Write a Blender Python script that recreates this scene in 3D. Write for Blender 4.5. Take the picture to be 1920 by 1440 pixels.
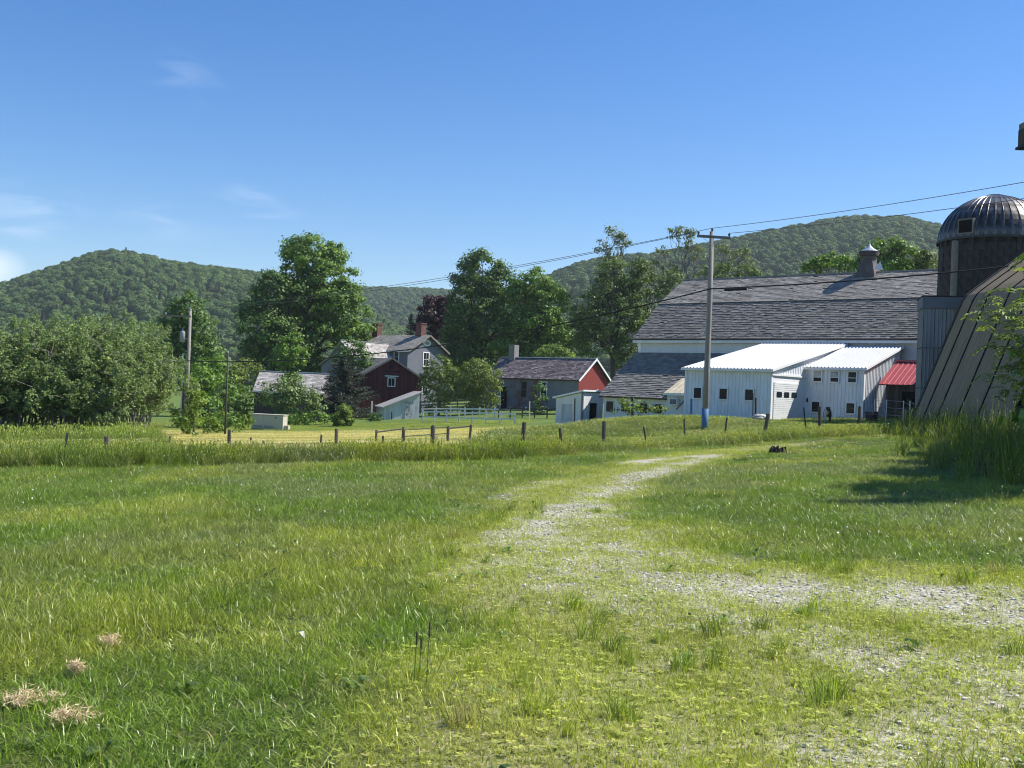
import bpy, bmesh, math, random
import numpy as np
from mathutils import Vector, Matrix, Quaternion, Euler

# ------------------------------------------------------------------ camera, sky, sun, exposure
SC = bpy.context.scene
COL = SC.collection
for o in list(bpy.data.objects):
    bpy.data.objects.remove(o)

FPX, RHO, YHOR = 2000.0, 0.040, 732.0          # focal length in photo pixels, camera roll, horizon row
EPS = math.atan((YHOR - 720) / FPX)
CAM = np.array([0.0, 0.0, 1.6])
_F = np.array([0, math.cos(EPS), math.sin(EPS)])
_Z = np.array([0, -math.sin(EPS), math.cos(EPS)])
_X = np.array([1.0, 0, 0])
_R = math.cos(RHO) * _X + math.sin(RHO) * _Z
_U = -math.sin(RHO) * _X + math.cos(RHO) * _Z
cd = bpy.data.cameras.new('camera')
cam = bpy.data.objects.new('camera', cd)
COL.objects.link(cam)
cd.sensor_width = 36.0
cd.lens = 36.0 * FPX / 1920.0
cd.clip_start, cd.clip_end = 0.1, 9000.0
m = Matrix.Identity(4)
for i in range(3):
    m[i][0], m[i][1], m[i][2], m[i][3] = _R[i], _U[i], -_F[i], CAM[i]
cam.matrix_world = m
SC.camera = cam

SUN_AZ, SUN_EL = math.radians(78), math.radians(48)
world = bpy.data.worlds.new('World')
SC.world = world
world.use_nodes = True
wn, wl = world.node_tree.nodes, world.node_tree.links
bg = wn['Background']
sky = wn.new('ShaderNodeTexSky')
sky.sky_type = 'NISHITA'
sky.sun_disc = False
sky.sun_elevation, sky.sun_rotation = SUN_EL, SUN_AZ
sky.altitude, sky.air_density, sky.dust_density, sky.ozone_density = 250, 1.0, 0.3, 3.0
hsv = wn.new('ShaderNodeHueSaturation')
hsv.inputs['Saturation'].default_value = 1.36
hsv.inputs['Value'].default_value = 1.0
hsv.inputs['Hue'].default_value = 0.508
wl.new(sky.outputs[0], hsv.inputs['Color'])
# thin cloud wisps low in the sky, laid out by direction
tc = wn.new('ShaderNodeTexCoord')
mp = wn.new('ShaderNodeMapping')
mp.inputs['Scale'].default_value = (9, 9, 46)
wl.new(tc.outputs['Generated'], mp.inputs['Vector'])
nz = wn.new('ShaderNodeTexNoise')
nz.inputs['Scale'].default_value = 1.3
nz.inputs['Detail'].default_value = 8
nz.inputs['Distortion'].default_value = 0.6
wl.new(mp.outputs[0], nz.inputs['Vector'])
def _dirmask(px, py, wide, tall):
    d = _F + (px - 960) / FPX * _R + (720 - py) / FPX * _U
    d = d / np.linalg.norm(d)
    sb = wn.new('ShaderNodeVectorMath'); sb.operation = 'SUBTRACT'
    wl.new(tc.outputs['Generated'], sb.inputs[0]); sb.inputs[1].default_value = d
    ml = wn.new('ShaderNodeVectorMath'); ml.operation = 'MULTIPLY'
    wl.new(sb.outputs[0], ml.inputs[0]); ml.inputs[1].default_value = (1 / wide, 1 / wide, 1 / tall)
    ln = wn.new('ShaderNodeVectorMath'); ln.operation = 'LENGTH'
    wl.new(ml.outputs[0], ln.inputs[0])
    mr = wn.new('ShaderNodeMapRange'); mr.interpolation_type = 'SMOOTHSTEP'
    wl.new(ln.outputs['Value'], mr.inputs['Value'])
    for k, v in (('From Min', 0.1), ('From Max', 1.0), ('To Min', 1.0), ('To Max', 0.0)):
        mr.inputs[k].default_value = v
    return mr.outputs[0]
def _mth(op, a, b):
    n = wn.new('ShaderNodeMath'); n.operation = op
    for i, q in enumerate((a, b)):
        if isinstance(q, (int, float)): n.inputs[i].default_value = q
        else: wl.new(q, n.inputs[i])
    return n.outputs[0]
cr = wn.new('ShaderNodeMapRange'); cr.interpolation_type = 'SMOOTHSTEP'
wl.new(nz.outputs['Fac'], cr.inputs['Value'])
cr.inputs['From Min'].default_value, cr.inputs['From Max'].default_value = 0.42, 0.72
msk = None
for a in ((150, 400, 0.15, 0.030), (480, 385, 0.06, 0.028), (345, 150, 0.05, 0.03), (60, 425, 0.07, 0.015)):
    q = _mth('MULTIPLY', _dirmask(*a), 0.22 if a[1] > 300 else 0.10)
    msk = q if msk is None else _mth('MAXIMUM', msk, q)
thin = _mth('MULTIPLY', msk, cr.outputs[0])
nz2 = wn.new('ShaderNodeTexNoise'); nz2.inputs['Scale'].default_value = 26; nz2.inputs['Detail'].default_value = 6
wl.new(tc.outputs['Generated'], nz2.inputs['Vector'])
puff = _mth('SUBTRACT', _mth('MULTIPLY', _dirmask(-30, 500, 0.055, 0.028), 1.9), nz2.outputs['Fac'])
puff = _mth('MULTIPLY', _mth('MAXIMUM', puff, 0.0), 0.42)
cl = _mth('MINIMUM', _mth('ADD', thin, puff), 0.9)
mx = wn.new('ShaderNodeMix'); mx.data_type = 'RGBA'
wl.new(cl, mx.inputs['Factor']); wl.new(hsv.outputs[0], mx.inputs['A'])
mx.inputs['B'].default_value = (7.6, 8.2, 9.0, 1)
wl.new(mx.outputs['Result'], bg.inputs['Color'])
bg.inputs['Strength'].default_value = 0.077

sd = bpy.data.lights.new('sun', 'SUN')
sun = bpy.data.objects.new('sun', sd)
COL.objects.link(sun)
sd.energy, sd.angle, sd.color = 3.6, math.radians(0.53), (1.0, 0.955, 0.88)
SUNV = Vector((math.sin(SUN_AZ) * math.cos(SUN_EL), math.cos(SUN_AZ) * math.cos(SUN_EL), math.sin(SUN_EL)))
sun.rotation_euler = SUNV.to_track_quat('Z', 'Y').to_euler()
sun.location = (30, 10, 60)
SC.view_settings.view_transform = 'Standard'
SC.view_settings.look = 'None'
SC.view_settings.gamma = 1.0
SC.view_settings.use_curve_mapping = False
SC.view_settings.exposure = 1.06
SC.cycles.max_bounces = 6
SC.cycles.diffuse_bounces = 3
SC.cycles.transmission_bounces = 4
SC.cycles.volume_bounces = 0
SC.cycles.use_denoising = True
SC.cycles.denoising_prefilter = 'ACCURATE'
SC.cycles.filter_width = 1.05

# ------------------------------------------------------------------ helpers
RNG = np.random.default_rng(7)

def at(x, y, Y):
    "world point on the ray of photo pixel (x, y) at depth Y metres"
    d = _F + (x - 960) / FPX * _R + (720 - y) / FPX * _U
    return CAM + d * (Y / d[1])

def mpp(Y):
    return Y / FPX

_H = RNG.random((256, 256))
def vnoise(x, y):
    x = np.asarray(x, float); y = np.asarray(y, float)
    xi, yi = np.floor(x).astype(int), np.floor(y).astype(int)
    fx, fy = x - xi, y - yi
    fx, fy = fx * fx * (3 - 2 * fx), fy * fy * (3 - 2 * fy)
    g = lambda a, b: _H[a % 256, b % 256]
    return (g(xi, yi) * (1 - fx) + g(xi + 1, yi) * fx) * (1 - fy) + (g(xi, yi + 1) * (1 - fx) + g(xi + 1, yi + 1) * fx) * fy
def fbm(x, y, o=4):
    s, a, t = 0, 1.0, 0
    for k in range(o):
        s = s + a * vnoise(np.asarray(x) * 2 ** k + 17.3 * k, np.asarray(y) * 2 ** k + 9.1 * k); t += a; a *= 0.5
    return s / t
def sstep(a, b, x):
    t = np.clip((np.asarray(x, float) - a) / (b - a), 0, 1)
    return t * t * (3 - 2 * t)

def ground(x, y):
    x = np.asarray(x, float); y = np.asarray(y, float)
    z = 2.0 * np.tanh(x / 40) - 1.4 * np.tanh(y / 130)
    b = lambda cx, cy, rx, ry, a: a * np.exp(-(((x - cx) / rx) ** 2 + ((y - cy) / ry) ** 2))
    z = z + b(-16, 85, 24, 30, -0.65) + b(8.0, 55.5, 6.0, 5.0, 0.72) + b(19, 65, 8, 7, 0.42)
    z = z + b(20, 43, 8, 9, 0.4) + b(5, 120, 16, 14, 0.5) + b(2.5, 41, 7, 6, -0.25)
    z = z + 0.05 * (fbm(x * 0.35, y * 0.35, 3) - 0.5) * np.clip(y / 8 + 1, 0, 2) + 0.03 * (fbm(x * 1.3 + 5, y * 1.3, 2) - 0.5)
    return z

def gz(x, y):
    return float(ground(x, y))

def G(px, py):
    "ground point under a photo pixel"
    d = _F + (px - 960) / FPX * _R + (720 - py) / FPX * _U
    t = 1.0025 ** np.arange(1, 2600)
    p = CAM + d * t[:, None]
    k = int(np.argmax(p[:, 2] < ground(p[:, 0], p[:, 1])))
    return p[k]

class MB:
    def __init__(s):
        s.v, s.f, s.r = [], [], []
    def add(s, vs, fs, r=0.5):
        b = len(s.v)
        s.v += [tuple(map(float, q)) for q in vs]
        s.f += [tuple(b + i for i in f) for f in fs]
        s.r += [r] * len(vs)
        return s
    def box(s, x0, y0, z0, x1, y1, z1, r=0.5):
        return s.add([(x0, y0, z0), (x1, y0, z0), (x1, y1, z0), (x0, y1, z0), (x0, y0, z1), (x1, y0, z1), (x1, y1, z1), (x0, y1, z1)],
                     [(0, 3, 2, 1), (4, 5, 6, 7), (0, 1, 5, 4), (1, 2, 6, 5), (2, 3, 7, 6), (3, 0, 4, 7)], r)
    def beam(s, p, q, w, h, up=(0, 0, 1), r=0.5):
        p, q = Vector(p), Vector(q)
        a = (q - p).normalized(); u = Vector(up)
        sd_ = a.cross(u)
        if sd_.length < 1e-4: sd_ = Vector((1, 0, 0))
        sd_.normalize(); u = sd_.cross(a)
        vs = []
        for c in (p, q):
            for i, j in ((-1, -1), (1, -1), (1, 1), (-1, 1)):
                vs.append(c + sd_ * (i * w / 2) + u * (j * h / 2))
        return s.add(vs, [(0, 1, 2, 3), (7, 6, 5, 4), (0, 4, 5, 1), (1, 5, 6, 2), (2, 6, 7, 3), (3, 7, 4, 0)], r)
    def tube(s, pts, rad, n=8, r=0.5):
        pts = [Vector(p) for p in pts]
        if not hasattr(rad, '__len__'): rad = [rad] * len(pts)
        vs, fs = [], []
        ref = Vector((0.13, 0.21, 0.97))
        for i, p in enumerate(pts):
            a = (pts[min(i + 1, len(pts) - 1)] - pts[max(i - 1, 0)]).normalized()
            rf = ref if abs(a.dot(ref)) < 0.95 else Vector((1, 0, 0))
            u = a.cross(rf).normalized(); w = a.cross(u)
            for k in range(n):
                t = 2 * math.pi * k / n
                vs.append(p + (u * math.cos(t) + w * math.sin(t)) * rad[i])
        for i in range(len(pts) - 1):
            for k in range(n):
                fs.append((i * n + k, i * n + (k + 1) % n, (i + 1) * n + (k + 1) % n, (i + 1) * n + k))
        fs.append(tuple(range(n - 1, -1, -1))); fs.append(tuple((len(pts) - 1) * n + k for k in range(n)))
        return s.add(vs, fs, r)
    def prism(s, poly, y0, y1, r=0.5):
        "poly of (x, z) extruded along y"
        n = len(poly)
        vs = [(x, y0, z) for x, z in poly] + [(x, y1, z) for x, z in poly]
        fs = [tuple(range(n)), tuple(range(2 * n - 1, n - 1, -1))] + [(i, i + n, (i + 1) % n + n, (i + 1) % n) for i in range(n)]
        return s.add(vs, fs, r)
    def prismx(s, poly, x0, x1, r=0.5):
        "poly of (y, z) extruded along x"
        n = len(poly)
        vs = [(x0, y, z) for y, z in poly] + [(x1, y, z) for y, z in poly]
        fs = [tuple(range(n)), tuple(range(2 * n - 1, n - 1, -1))] + [(i, i + n, (i + 1) % n + n, (i + 1) % n) for i in range(n)]
        return s.add(vs, fs, r)
    def lathe(s, prof, n=24, c=(0, 0), r=0.5, a0=0, a1=2 * math.pi):
        full = abs(a1 - a0 - 2 * math.pi) < 1e-6
        k = n if full else n + 1
        vs, fs = [], []
        for rr, z in prof:
            for i in range(k):
                t = a0 + (a1 - a0) * i / n
                vs.append((c[0] + rr * math.cos(t), c[1] + rr * math.sin(t), z))
        for j in range(len(prof) - 1):
            for i in range(n):
                i2 = (i + 1) % k
                fs.append((j * k + i, j * k + i2, (j + 1) * k + i2, (j + 1) * k + i))
        return s.add(vs, fs, r)
    def mesh(s, name, mat=None, smooth=False):
        me = bpy.data.meshes.new(name)
        me.from_pydata(s.v, [], s.f)
        a = me.attributes.new('rnd', 'FLOAT', 'POINT')
        a.data.foreach_set('value', np.array(s.r, np.float32))
        if mat: me.materials.append(mat)
        if smooth: me.polygons.foreach_set('use_smooth', [True] * len(me.polygons))
        bm = bmesh.new(); bm.from_mesh(me)
        bmesh.ops.recalc_face_normals(bm, faces=bm.faces)
        bm.to_mesh(me); bm.free()
        return me
    def build(s, name, mat, parent=None, smooth=False, bevel=0):
        o = bpy.data.objects.new(name, s.mesh(name, mat, smooth))
        COL.objects.link(o)
        if parent: o.parent = parent
        if bevel:
            b = o.modifiers.new('bevel', 'BEVEL'); b.width = bevel; b.segments = 1; b.limit_method = 'ANGLE'
        return o

def tag(o, label, cat=None, group=None, kind=None):
    o['label'] = label
    if cat: o['category'] = cat
    if group: o['group'] = group
    if kind: o['kind'] = kind
    return o
def thing(name, label, cat, loc=(0, 0, 0), rz=0, group=None):
    o = bpy.data.objects.new(name, None)
    o.empty_display_size = 0.3
    COL.objects.link(o)
    o.location = tuple(map(float, loc)); o.rotation_euler = (0, 0, rz)
    return tag(o, label, cat, group)
def inst(mesh, name, parent, loc=(0, 0, 0), rot=(0, 0, 0), scale=(1, 1, 1)):
    o = bpy.data.objects.new(name, mesh)
    COL.objects.link(o); o.parent = parent
    o.location, o.rotation_euler, o.scale = loc, rot, scale
    return o
def copy_tree(o, parent=None):
    c = o.copy(); COL.objects.link(c); c.parent = parent
    for ch in list(o.children): copy_tree(ch, c)
    return c
def fastmesh(name, V, Fq, rnd, mat, smooth=False):
    "quads from numpy arrays"
    me = bpy.data.meshes.new(name)
    V = np.asarray(V, np.float32); Fq = np.asarray(Fq, np.int32)
    n, k = Fq.shape
    me.vertices.add(len(V)); me.vertices.foreach_set('co', V.ravel())
    me.loops.add(n * k); me.loops.foreach_set('vertex_index', Fq.ravel())
    me.polygons.add(n); me.polygons.foreach_set('loop_start', np.arange(0, n * k, k, dtype=np.int32))
    me.polygons.foreach_set('loop_total', np.full(n, k, np.int32))
    if smooth: me.polygons.foreach_set('use_smooth', np.ones(n, bool))
    a = me.attributes.new('rnd', 'FLOAT', 'POINT'); a.data.foreach_set('value', np.asarray(rnd, np.float32))
    me.materials.append(mat)
    me.update(calc_edges=True)
    return me

# ------------------------------------------------------------------ materials
def newmat(name):
    mt = bpy.data.materials.new(name); mt.use_nodes = True
    return mt, mt.node_tree.nodes, mt.node_tree.links, mt.node_tree.nodes['Principled BSDF']
def ramp(nodes, stops):
    r = nodes.new('ShaderNodeValToRGB')
    while len(r.color_ramp.elements) < len(stops): r.color_ramp.elements.new(0.5)
    for el, (p, c) in zip(r.color_ramp.elements, stops):
        el.position = p; el.color = (*c, 1)
    return r
def mulc(c, k): return tuple(min(1, q * k) for q in c)
def surf(name, col, rough=0.8, metal=0.0, var=0.18, scale=3.0, stretch=(1, 1, 1), bump=0.0, bscale=40, rnd=0.0, col2=None, spot=0.5, spec=0.3):
    "plain weathered surface: base colour, noise variation, optional second colour in blotches, optional per-piece variation"
    mt, n, l, b = newmat(name)
    t = n.new('ShaderNodeTexCoord'); mp_ = n.new('ShaderNodeMapping'); mp_.inputs['Scale'].default_value = stretch
    l.new(t.outputs['Object'], mp_.inputs['Vector'])
    nz_ = n.new('ShaderNodeTexNoise'); nz_.inputs['Scale'].default_value = scale; nz_.inputs['Detail'].default_value = 7; nz_.inputs['Roughness'].default_value = 0.65
    l.new(mp_.outputs[0], nz_.inputs['Vector'])
    c2 = col2 or mulc(col, 1 + var)
    lo, hi = (0.3, 0.7) if col2 is None else (spot - 0.06, spot + 0.1)
    r = ramp(n, [(lo, mulc(col, 1 - var) if col2 is None else col), (hi, c2)])
    l.new(nz_.outputs['Fac'], r.inputs['Fac'])
    out = r.outputs['Color']
    if col2 is not None:
        n2 = n.new('ShaderNodeTexNoise'); n2.inputs['Scale'].default_value = scale * 5; n2.inputs['Detail'].default_value = 4
        l.new(mp_.outputs[0], n2.inputs['Vector'])
        r2 = ramp(n, [(0.3, (1 - var,) * 3), (0.7, (1.0,) * 3)]); l.new(n2.outputs['Fac'], r2.inputs['Fac'])
        x = n.new('ShaderNodeMix'); x.data_type = 'RGBA'; x.blend_type = 'MULTIPLY'; x.inputs['Factor'].default_value = 1
        l.new(out, x.inputs['A']); l.new(r2.outputs['Color'], x.inputs['B']); out = x.outputs['Result']
    if rnd:
        a = n.new('ShaderNodeAttribute'); a.attribute_name = 'rnd'
        r3 = ramp(n, [(0, (1 - rnd,) * 3), (0.5, (1, 1, 1)), (1, (1 + rnd,) * 3)])
        l.new(a.outputs['Fac'], r3.inputs['Fac'])
        oi = n.new('ShaderNodeObjectInfo')
        r4 = ramp(n, [(0, (1 - rnd * 0.4,) * 3), (1, (1.0,) * 3)]); l.new(oi.outputs['Random'], r4.inputs['Fac'])
        for q in (r3, r4):
            x = n.new('ShaderNodeMix'); x.data_type = 'RGBA'; x.blend_type = 'MULTIPLY'; x.inputs['Factor'].default_value = 1
            l.new(out, x.inputs['A']); l.new(q.outputs['Color'], x.inputs['B']); out = x.outputs['Result']
    l.new(out, b.inputs['Base Color'])
    b.inputs['Roughness'].default_value = rough; b.inputs['Metallic'].default_value = metal
    b.inputs['Specular IOR Level'].default_value = spec
    if bump:
        nb = n.new('ShaderNodeTexNoise'); nb.inputs['Scale'].default_value = bscale; nb.inputs['Detail'].default_value = 4
        l.new(mp_.outputs[0], nb.inputs['Vector'])
        bp = n.new('ShaderNodeBump'); bp.inputs['Strength'].default_value = bump; bp.inputs['Distance'].default_value = 0.05
        l.new(nb.outputs['Fac'], bp.inputs['Height']); l.new(bp.outputs[0], b.inputs['Normal'])
    return mt
def leafmat(name, stops, trans=0.3, tint=False, rough=0.5, tcol=(1.25, 1.35, 0.6), spec=0.25):
    mt, n, l, b = newmat(name)
    a = n.new('ShaderNodeAttribute'); a.attribute_name = 'rnd'
    r = ramp(n, stops); l.new(a.outputs['Fac'], r.inputs['Fac'])
    out = r.outputs['Color']
    if tint:
        t = n.new('ShaderNodeAttribute'); t.attribute_type = 'INSTANCER'; t.attribute_name = 'tint'
        x = n.new('ShaderNodeMix'); x.data_type = 'RGBA'; x.blend_type = 'MULTIPLY'; x.inputs['Factor'].default_value = 1
        l.new(out, x.inputs['A']); l.new(t.outputs['Color'], x.inputs['B']); out = x.outputs['Result']
    l.new(out, b.inputs['Base Color'])
    b.inputs['Roughness'].default_value = rough; b.inputs['Specular IOR Level'].default_value = spec
    tr = n.new('ShaderNodeBsdfTranslucent')
    x = n.new('ShaderNodeMix'); x.data_type = 'RGBA'; x.blend_type = 'MULTIPLY'; x.inputs['Factor'].default_value = 1
    l.new(out, x.inputs['A']); x.inputs['B'].default_value = (*tcol, 1)
    l.new(x.outputs['Result'], tr.inputs['Color'])
    ms = n.new('ShaderNodeMixShader'); ms.inputs[0].default_value = trans
    l.new(b.outputs[0], ms.inputs[1]); l.new(tr.outputs[0], ms.inputs[2])
    l.new(ms.outputs[0], n['Material Output'].inputs['Surface'])
    return mt

M = {}
M['white_metal'] = surf('white_metal', (0.76, 0.775, 0.79), 0.5, 0, 0.12, 1.6, (1, 1, 0.35), spec=0.35)
M['white_roof'] = surf('white_roof_metal', (0.60, 0.61, 0.62), 0.5, 0, 0.06, 1.2, spec=0.3)
M['white_trim'] = surf('white_trim', (0.8, 0.8, 0.79), 0.6, 0, 0.05)
M['white_paint'] = surf('white_paint', (0.68, 0.68, 0.66), 0.75, 0, 0.12, 2.0, (1, 1, 0.3))
M['peeling_white'] = surf('peeling_white', (0.62, 0.63, 0.63), 0.85, 0, 0.2, 2.2, (1, 1, 0.25), col2=(0.4, 0.38, 0.34), spot=0.6, rnd=0.12)
M['clapboard'] = surf('clapboard', (0.63, 0.65, 0.66), 0.8, 0, 0.1, 1.0)
M['slate'] = surf('slate', (0.275, 0.256, 0.228), 0.9, 0, 0.25, 0.45, (1, 1, 1), col2=(0.34, 0.322, 0.29), spot=0.5, rnd=0.3)
M['slate_dark'] = surf('slate_dark', (0.228, 0.214, 0.194), 0.9, 0, 0.25, 0.5, col2=(0.28, 0.266, 0.242), spot=0.52, rnd=0.3)
M['slate_purple'] = surf('slate_purple', (0.185, 0.145, 0.14), 0.85, 0, 0.25, 0.6, col2=(0.245, 0.2, 0.195), spot=0.55, rnd=0.6)
M['slate_pale'] = surf('slate_pale', (0.40, 0.375, 0.34), 0.75, 0, 0.25, 0.6, col2=(0.5, 0.47, 0.44), spot=0.5, rnd=0.4)
M['roof_under'] = surf('roof_under', (0.08, 0.075, 0.07), 0.9)
M['glass'] = surf('window_glass', (0.012, 0.015, 0.015), 0.25, 0, 0.1, spec=0.2)
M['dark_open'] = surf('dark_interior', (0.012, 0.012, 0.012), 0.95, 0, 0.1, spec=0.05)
M['red_barn'] = surf('red_boards', (0.085, 0.022, 0.022), 0.85, 0, 0.3, 1.5, (3, 1, 0.5), rnd=0.25)
M['red_wall'] = surf('red_wall', (0.24, 0.04, 0.035), 0.85, 0, 0.2, 1.2, col2=(0.34, 0.12, 0.1), spot=0.66)
M['red_metal'] = surf('red_metal', (0.45, 0.085, 0.085), 0.45, 0, 0.12, 1.0, spec=0.45)
M['brick'] = surf('red_brick', (0.165, 0.075, 0.058), 0.9, 0, 0.3, 4, col2=(0.25, 0.15, 0.125), spot=0.55, bump=0.4)
M['stone'] = surf('rubble_stone', (0.26, 0.25, 0.23), 0.9, 0, 0.35, 5, col2=(0.45, 0.43, 0.4), spot=0.6, bump=0.6, bscale=8)
M['stucco'] = surf('grey_stucco', (0.24, 0.23, 0.235), 0.9, 0, 0.2, 0.45, col2=(0.21, 0.085, 0.065), spot=0.52)
M['stucco_plain'] = surf('plain_stucco', (0.235, 0.23, 0.235), 0.9, 0, 0.15, 0.6)
M['grey_paint'] = surf('blue_grey_siding', (0.15, 0.16, 0.19), 0.8, 0, 0.1, 1.0)
M['weathered'] = surf('weathered_wood', (0.21, 0.19, 0.165), 0.9, 0, 0.3, 4, (3, 3, 0.4), rnd=0.2, bump=0.2)
M['old_wood'] = surf('old_wood', (0.075, 0.065, 0.055), 0.9, 0, 0.35, 4, (3, 3, 0.4), rnd=0.35, bump=0.2)
M['pole_wood'] = surf('pole_wood', (0.29, 0.26, 0.225), 0.88, 0, 0.22, 3, (4, 4, 0.25), bump=0.25)
M['dark_pole'] = surf('dark_pole_wood', (0.09, 0.08, 0.07), 0.9, 0, 0.2, 3, (4, 4, 0.3))
M['post_wood'] = surf('post_wood', (0.13, 0.11, 0.09), 0.92, 0, 0.3, 5, (3, 3, 0.4), rnd=0.3, bump=0.2)
M['galv'] = surf('galvanised', (0.5, 0.52, 0.54), 0.42, 0.7, 0.15, 3)
M['steel_post'] = surf('steel_post', (0.05, 0.055, 0.05), 0.6, 0.3, 0.2)
M['wire'] = surf('wire', (0.16, 0.165, 0.17), 0.5, 0.4, 0.05)
M['cable'] = surf('cable', (0.012, 0.012, 0.013), 0.6, 0, 0.05)
M['blue_paint'] = surf('faded_blue_paint', (0.09, 0.20, 0.36), 0.7, 0, 0.2, 4, col2=(0.25, 0.3, 0.33), spot=0.6)
M['beige'] = surf('beige_enamel', (0.50, 0.46, 0.36), 0.5, 0, 0.05, 1.0)
M['black'] = surf('black_plastic', (0.015, 0.015, 0.015), 0.6, 0, 0.1)
M['concrete'] = surf('concrete', (0.4, 0.39, 0.36), 0.9, 0, 0.15, 3)
M['stave'] = surf('sooty_stave', (0.045, 0.042, 0.04), 0.85, 0, 0.35, 1.0, (1, 1, 0.4), col2=(0.15, 0.14, 0.125), spot=0.58, rnd=0.6)
M['dome'] = surf('stained_dome_metal', (0.24, 0.228, 0.215), 0.40, 0.7, 0.35, 1.3, (1.5, 1.5, 0.35), col2=(0.06, 0.05, 0.042), spot=0.5, rnd=0.2, spec=0.5)
M['grey_sheet'] = surf('grey_metal_sheet', (0.24, 0.25, 0.26), 0.55, 0.15, 0.25, 1.3, (3, 3, 0.3), rnd=0.25)
M['grey_flash'] = surf('grey_flashing', (0.14, 0.15, 0.17), 0.6, 0.1, 0.15, 1.5)
M['arch_sheet'] = surf('brown_grey_sheet', (0.30, 0.228, 0.145), 0.95, 0.0, 0.28, 2.0, (0.5, 7, 0.5), rnd=0.15, spec=0.1)
M['tar'] = surf('tarred_seam', (0.02, 0.018, 0.02), 0.8, 0, 0.2)
M['bark'] = surf('bark', (0.09, 0.075, 0.06), 0.95, 0, 0.3, 3, (3, 3, 0.5), bump=0.3)
M['bark_grey'] = surf('grey_bark', (0.23, 0.21, 0.185), 0.95, 0, 0.3, 3, (3, 3, 0.5), bump=0.3)
M['rust'] = surf('rusty_tin', (0.12, 0.105, 0.10), 0.75, 0.2, 0.3, 2, col2=(0.2, 0.17, 0.16), spot=0.55)
M['porch_tin'] = surf('porch_tin', (0.52, 0.45, 0.32), 0.7, 0, 0.2, 2)
M['rock'] = surf('pale_rock', (0.5, 0.48, 0.44), 0.9, 0, 0.2, 3, bump=0.4, bscale=6)

M['maple'] = leafmat('maple_leaf', [(0, (0.068, 0.130, 0.028)), (0.5, (0.140, 0.241, 0.042)), (1, (0.261, 0.367, 0.063))], 0.3)
M['deep'] = leafmat('deep_green_leaf', [(0, (0.060, 0.114, 0.034)), (0.5, (0.106, 0.184, 0.041)), (1, (0.181, 0.265, 0.056))], 0.28)
M['olive'] = leafmat('olive_leaf', [(0, (0.086, 0.118, 0.030)), (0.5, (0.164, 0.218, 0.048)), (1, (0.276, 0.319, 0.083))], 0.32)
M['sumac'] = leafmat('sumac_leaf', [(0, (0.105, 0.151, 0.055)), (0.5, (0.178, 0.252, 0.084)), (0.9, (0.273, 0.343, 0.112)), (1, (0.628, 0.666, 0.260))], 0.28)
M['locust'] = leafmat('locust_leaf', [(0, (0.100, 0.130, 0.050)), (0.6, (0.160, 0.200, 0.085)), (1, (0.400, 0.420, 0.300))], 0.35)
M['fresh'] = leafmat('fresh_leaf', [(0, (0.06, 0.10, 0.028)), (0.5, (0.115, 0.175, 0.042)), (1, (0.2, 0.25, 0.075))], 0.33)
M['purple'] = leafmat('purple_leaf', [(0, (0.035, 0.017, 0.020)), (0.6, (0.077, 0.031, 0.036)), (1, (0.182, 0.056, 0.049))], 0.2, tcol=(1.000, 0.980, 0.840))
M['spruce'] = leafmat('spruce_needle', [(0, (0.031, 0.049, 0.031)), (0.6, (0.059, 0.081, 0.050)), (1, (0.140, 0.147, 0.105))], 0.1)
M['bluespruce'] = leafmat('blue_spruce_needle', [(0, (0.039, 0.065, 0.058)), (1, (0.104, 0.143, 0.124))], 0.1)
M['bright'] = leafmat('bright_leaf', [(0, (0.091, 0.137, 0.026)), (0.5, (0.169, 0.247, 0.039)), (1, (0.299, 0.377, 0.072))], 0.35)
M['young'] = leafmat('young_leaf', [(0, (0.096, 0.144, 0.036)), (0.5, (0.180, 0.252, 0.060)), (1, (0.360, 0.420, 0.120))], 0.38)
M['grass'] = leafmat('grass_blade', [(0, (0.42, 0.45, 0.42)), (0.5, (0.95, 0.95, 0.9)), (0.8, (1.35, 1.3, 1.1)), (1, (2.1, 1.85, 1.9))], 0.36, tint=True, rough=0.38, spec=0.5)
M['forest'] = leafmat('forest_leaf', [(0, (0.62, 0.62, 0.62)), (0.5, (0.95, 0.95, 0.95)), (1, (1.4, 1.35, 1.2))], 0.2, tint=True, rough=0.7)
M['transformer'] = surf('transformer_grey', (0.3, 0.31, 0.32), 0.6, 0, 0.1)
M['puff'] = surf('seed_puff', (0.8, 0.8, 0.76), 0.9)

# ------------------------------------------------------------------ what grows where on the ground
def px_poly(pts):
    return np.array([G(*p)[:2] for p in pts])
def poly_sd(x, y, P):
    "signed distance, positive inside"
    x = np.asarray(x, float); y = np.asarray(y, float)
    ins = np.zeros(x.shape, bool); dmin = np.full(x.shape, 1e9)
    n = len(P)
    for i in range(n):
        a, b = P[i], P[(i + 1) % n]
        c = ((a[1] > y) != (b[1] > y)) & (x < (b[0] - a[0]) * (y - a[1]) / (b[1] - a[1] + 1e-12) + a[0])
        ins ^= c
        ab = b - a; t = np.clip(((x - a[0]) * ab[0] + (y - a[1]) * ab[1]) / (ab @ ab + 1e-9), 0, 1)
        dmin = np.minimum(dmin, np.hypot(x - a[0] - t * ab[0], y - a[1] - t * ab[1]))
    return np.where(ins, dmin, -dmin)
def line_d(x, y, P, W):
    "distance to a polyline divided by its local half-width"
    best = np.full(np.shape(x), 1e9)
    for i in range(len(P) - 1):
        a, b = P[i], P[i + 1]; ab = b - a
        t = np.clip(((x - a[0]) * ab[0] + (y - a[1]) * ab[1]) / (ab @ ab + 1e-9), 0, 1)
        best = np.minimum(best, np.hypot(x - a[0] - t * ab[0], y - a[1] - t * ab[1]) / (W[i] * (1 - t) + W[i + 1] * t))
    return best

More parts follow.
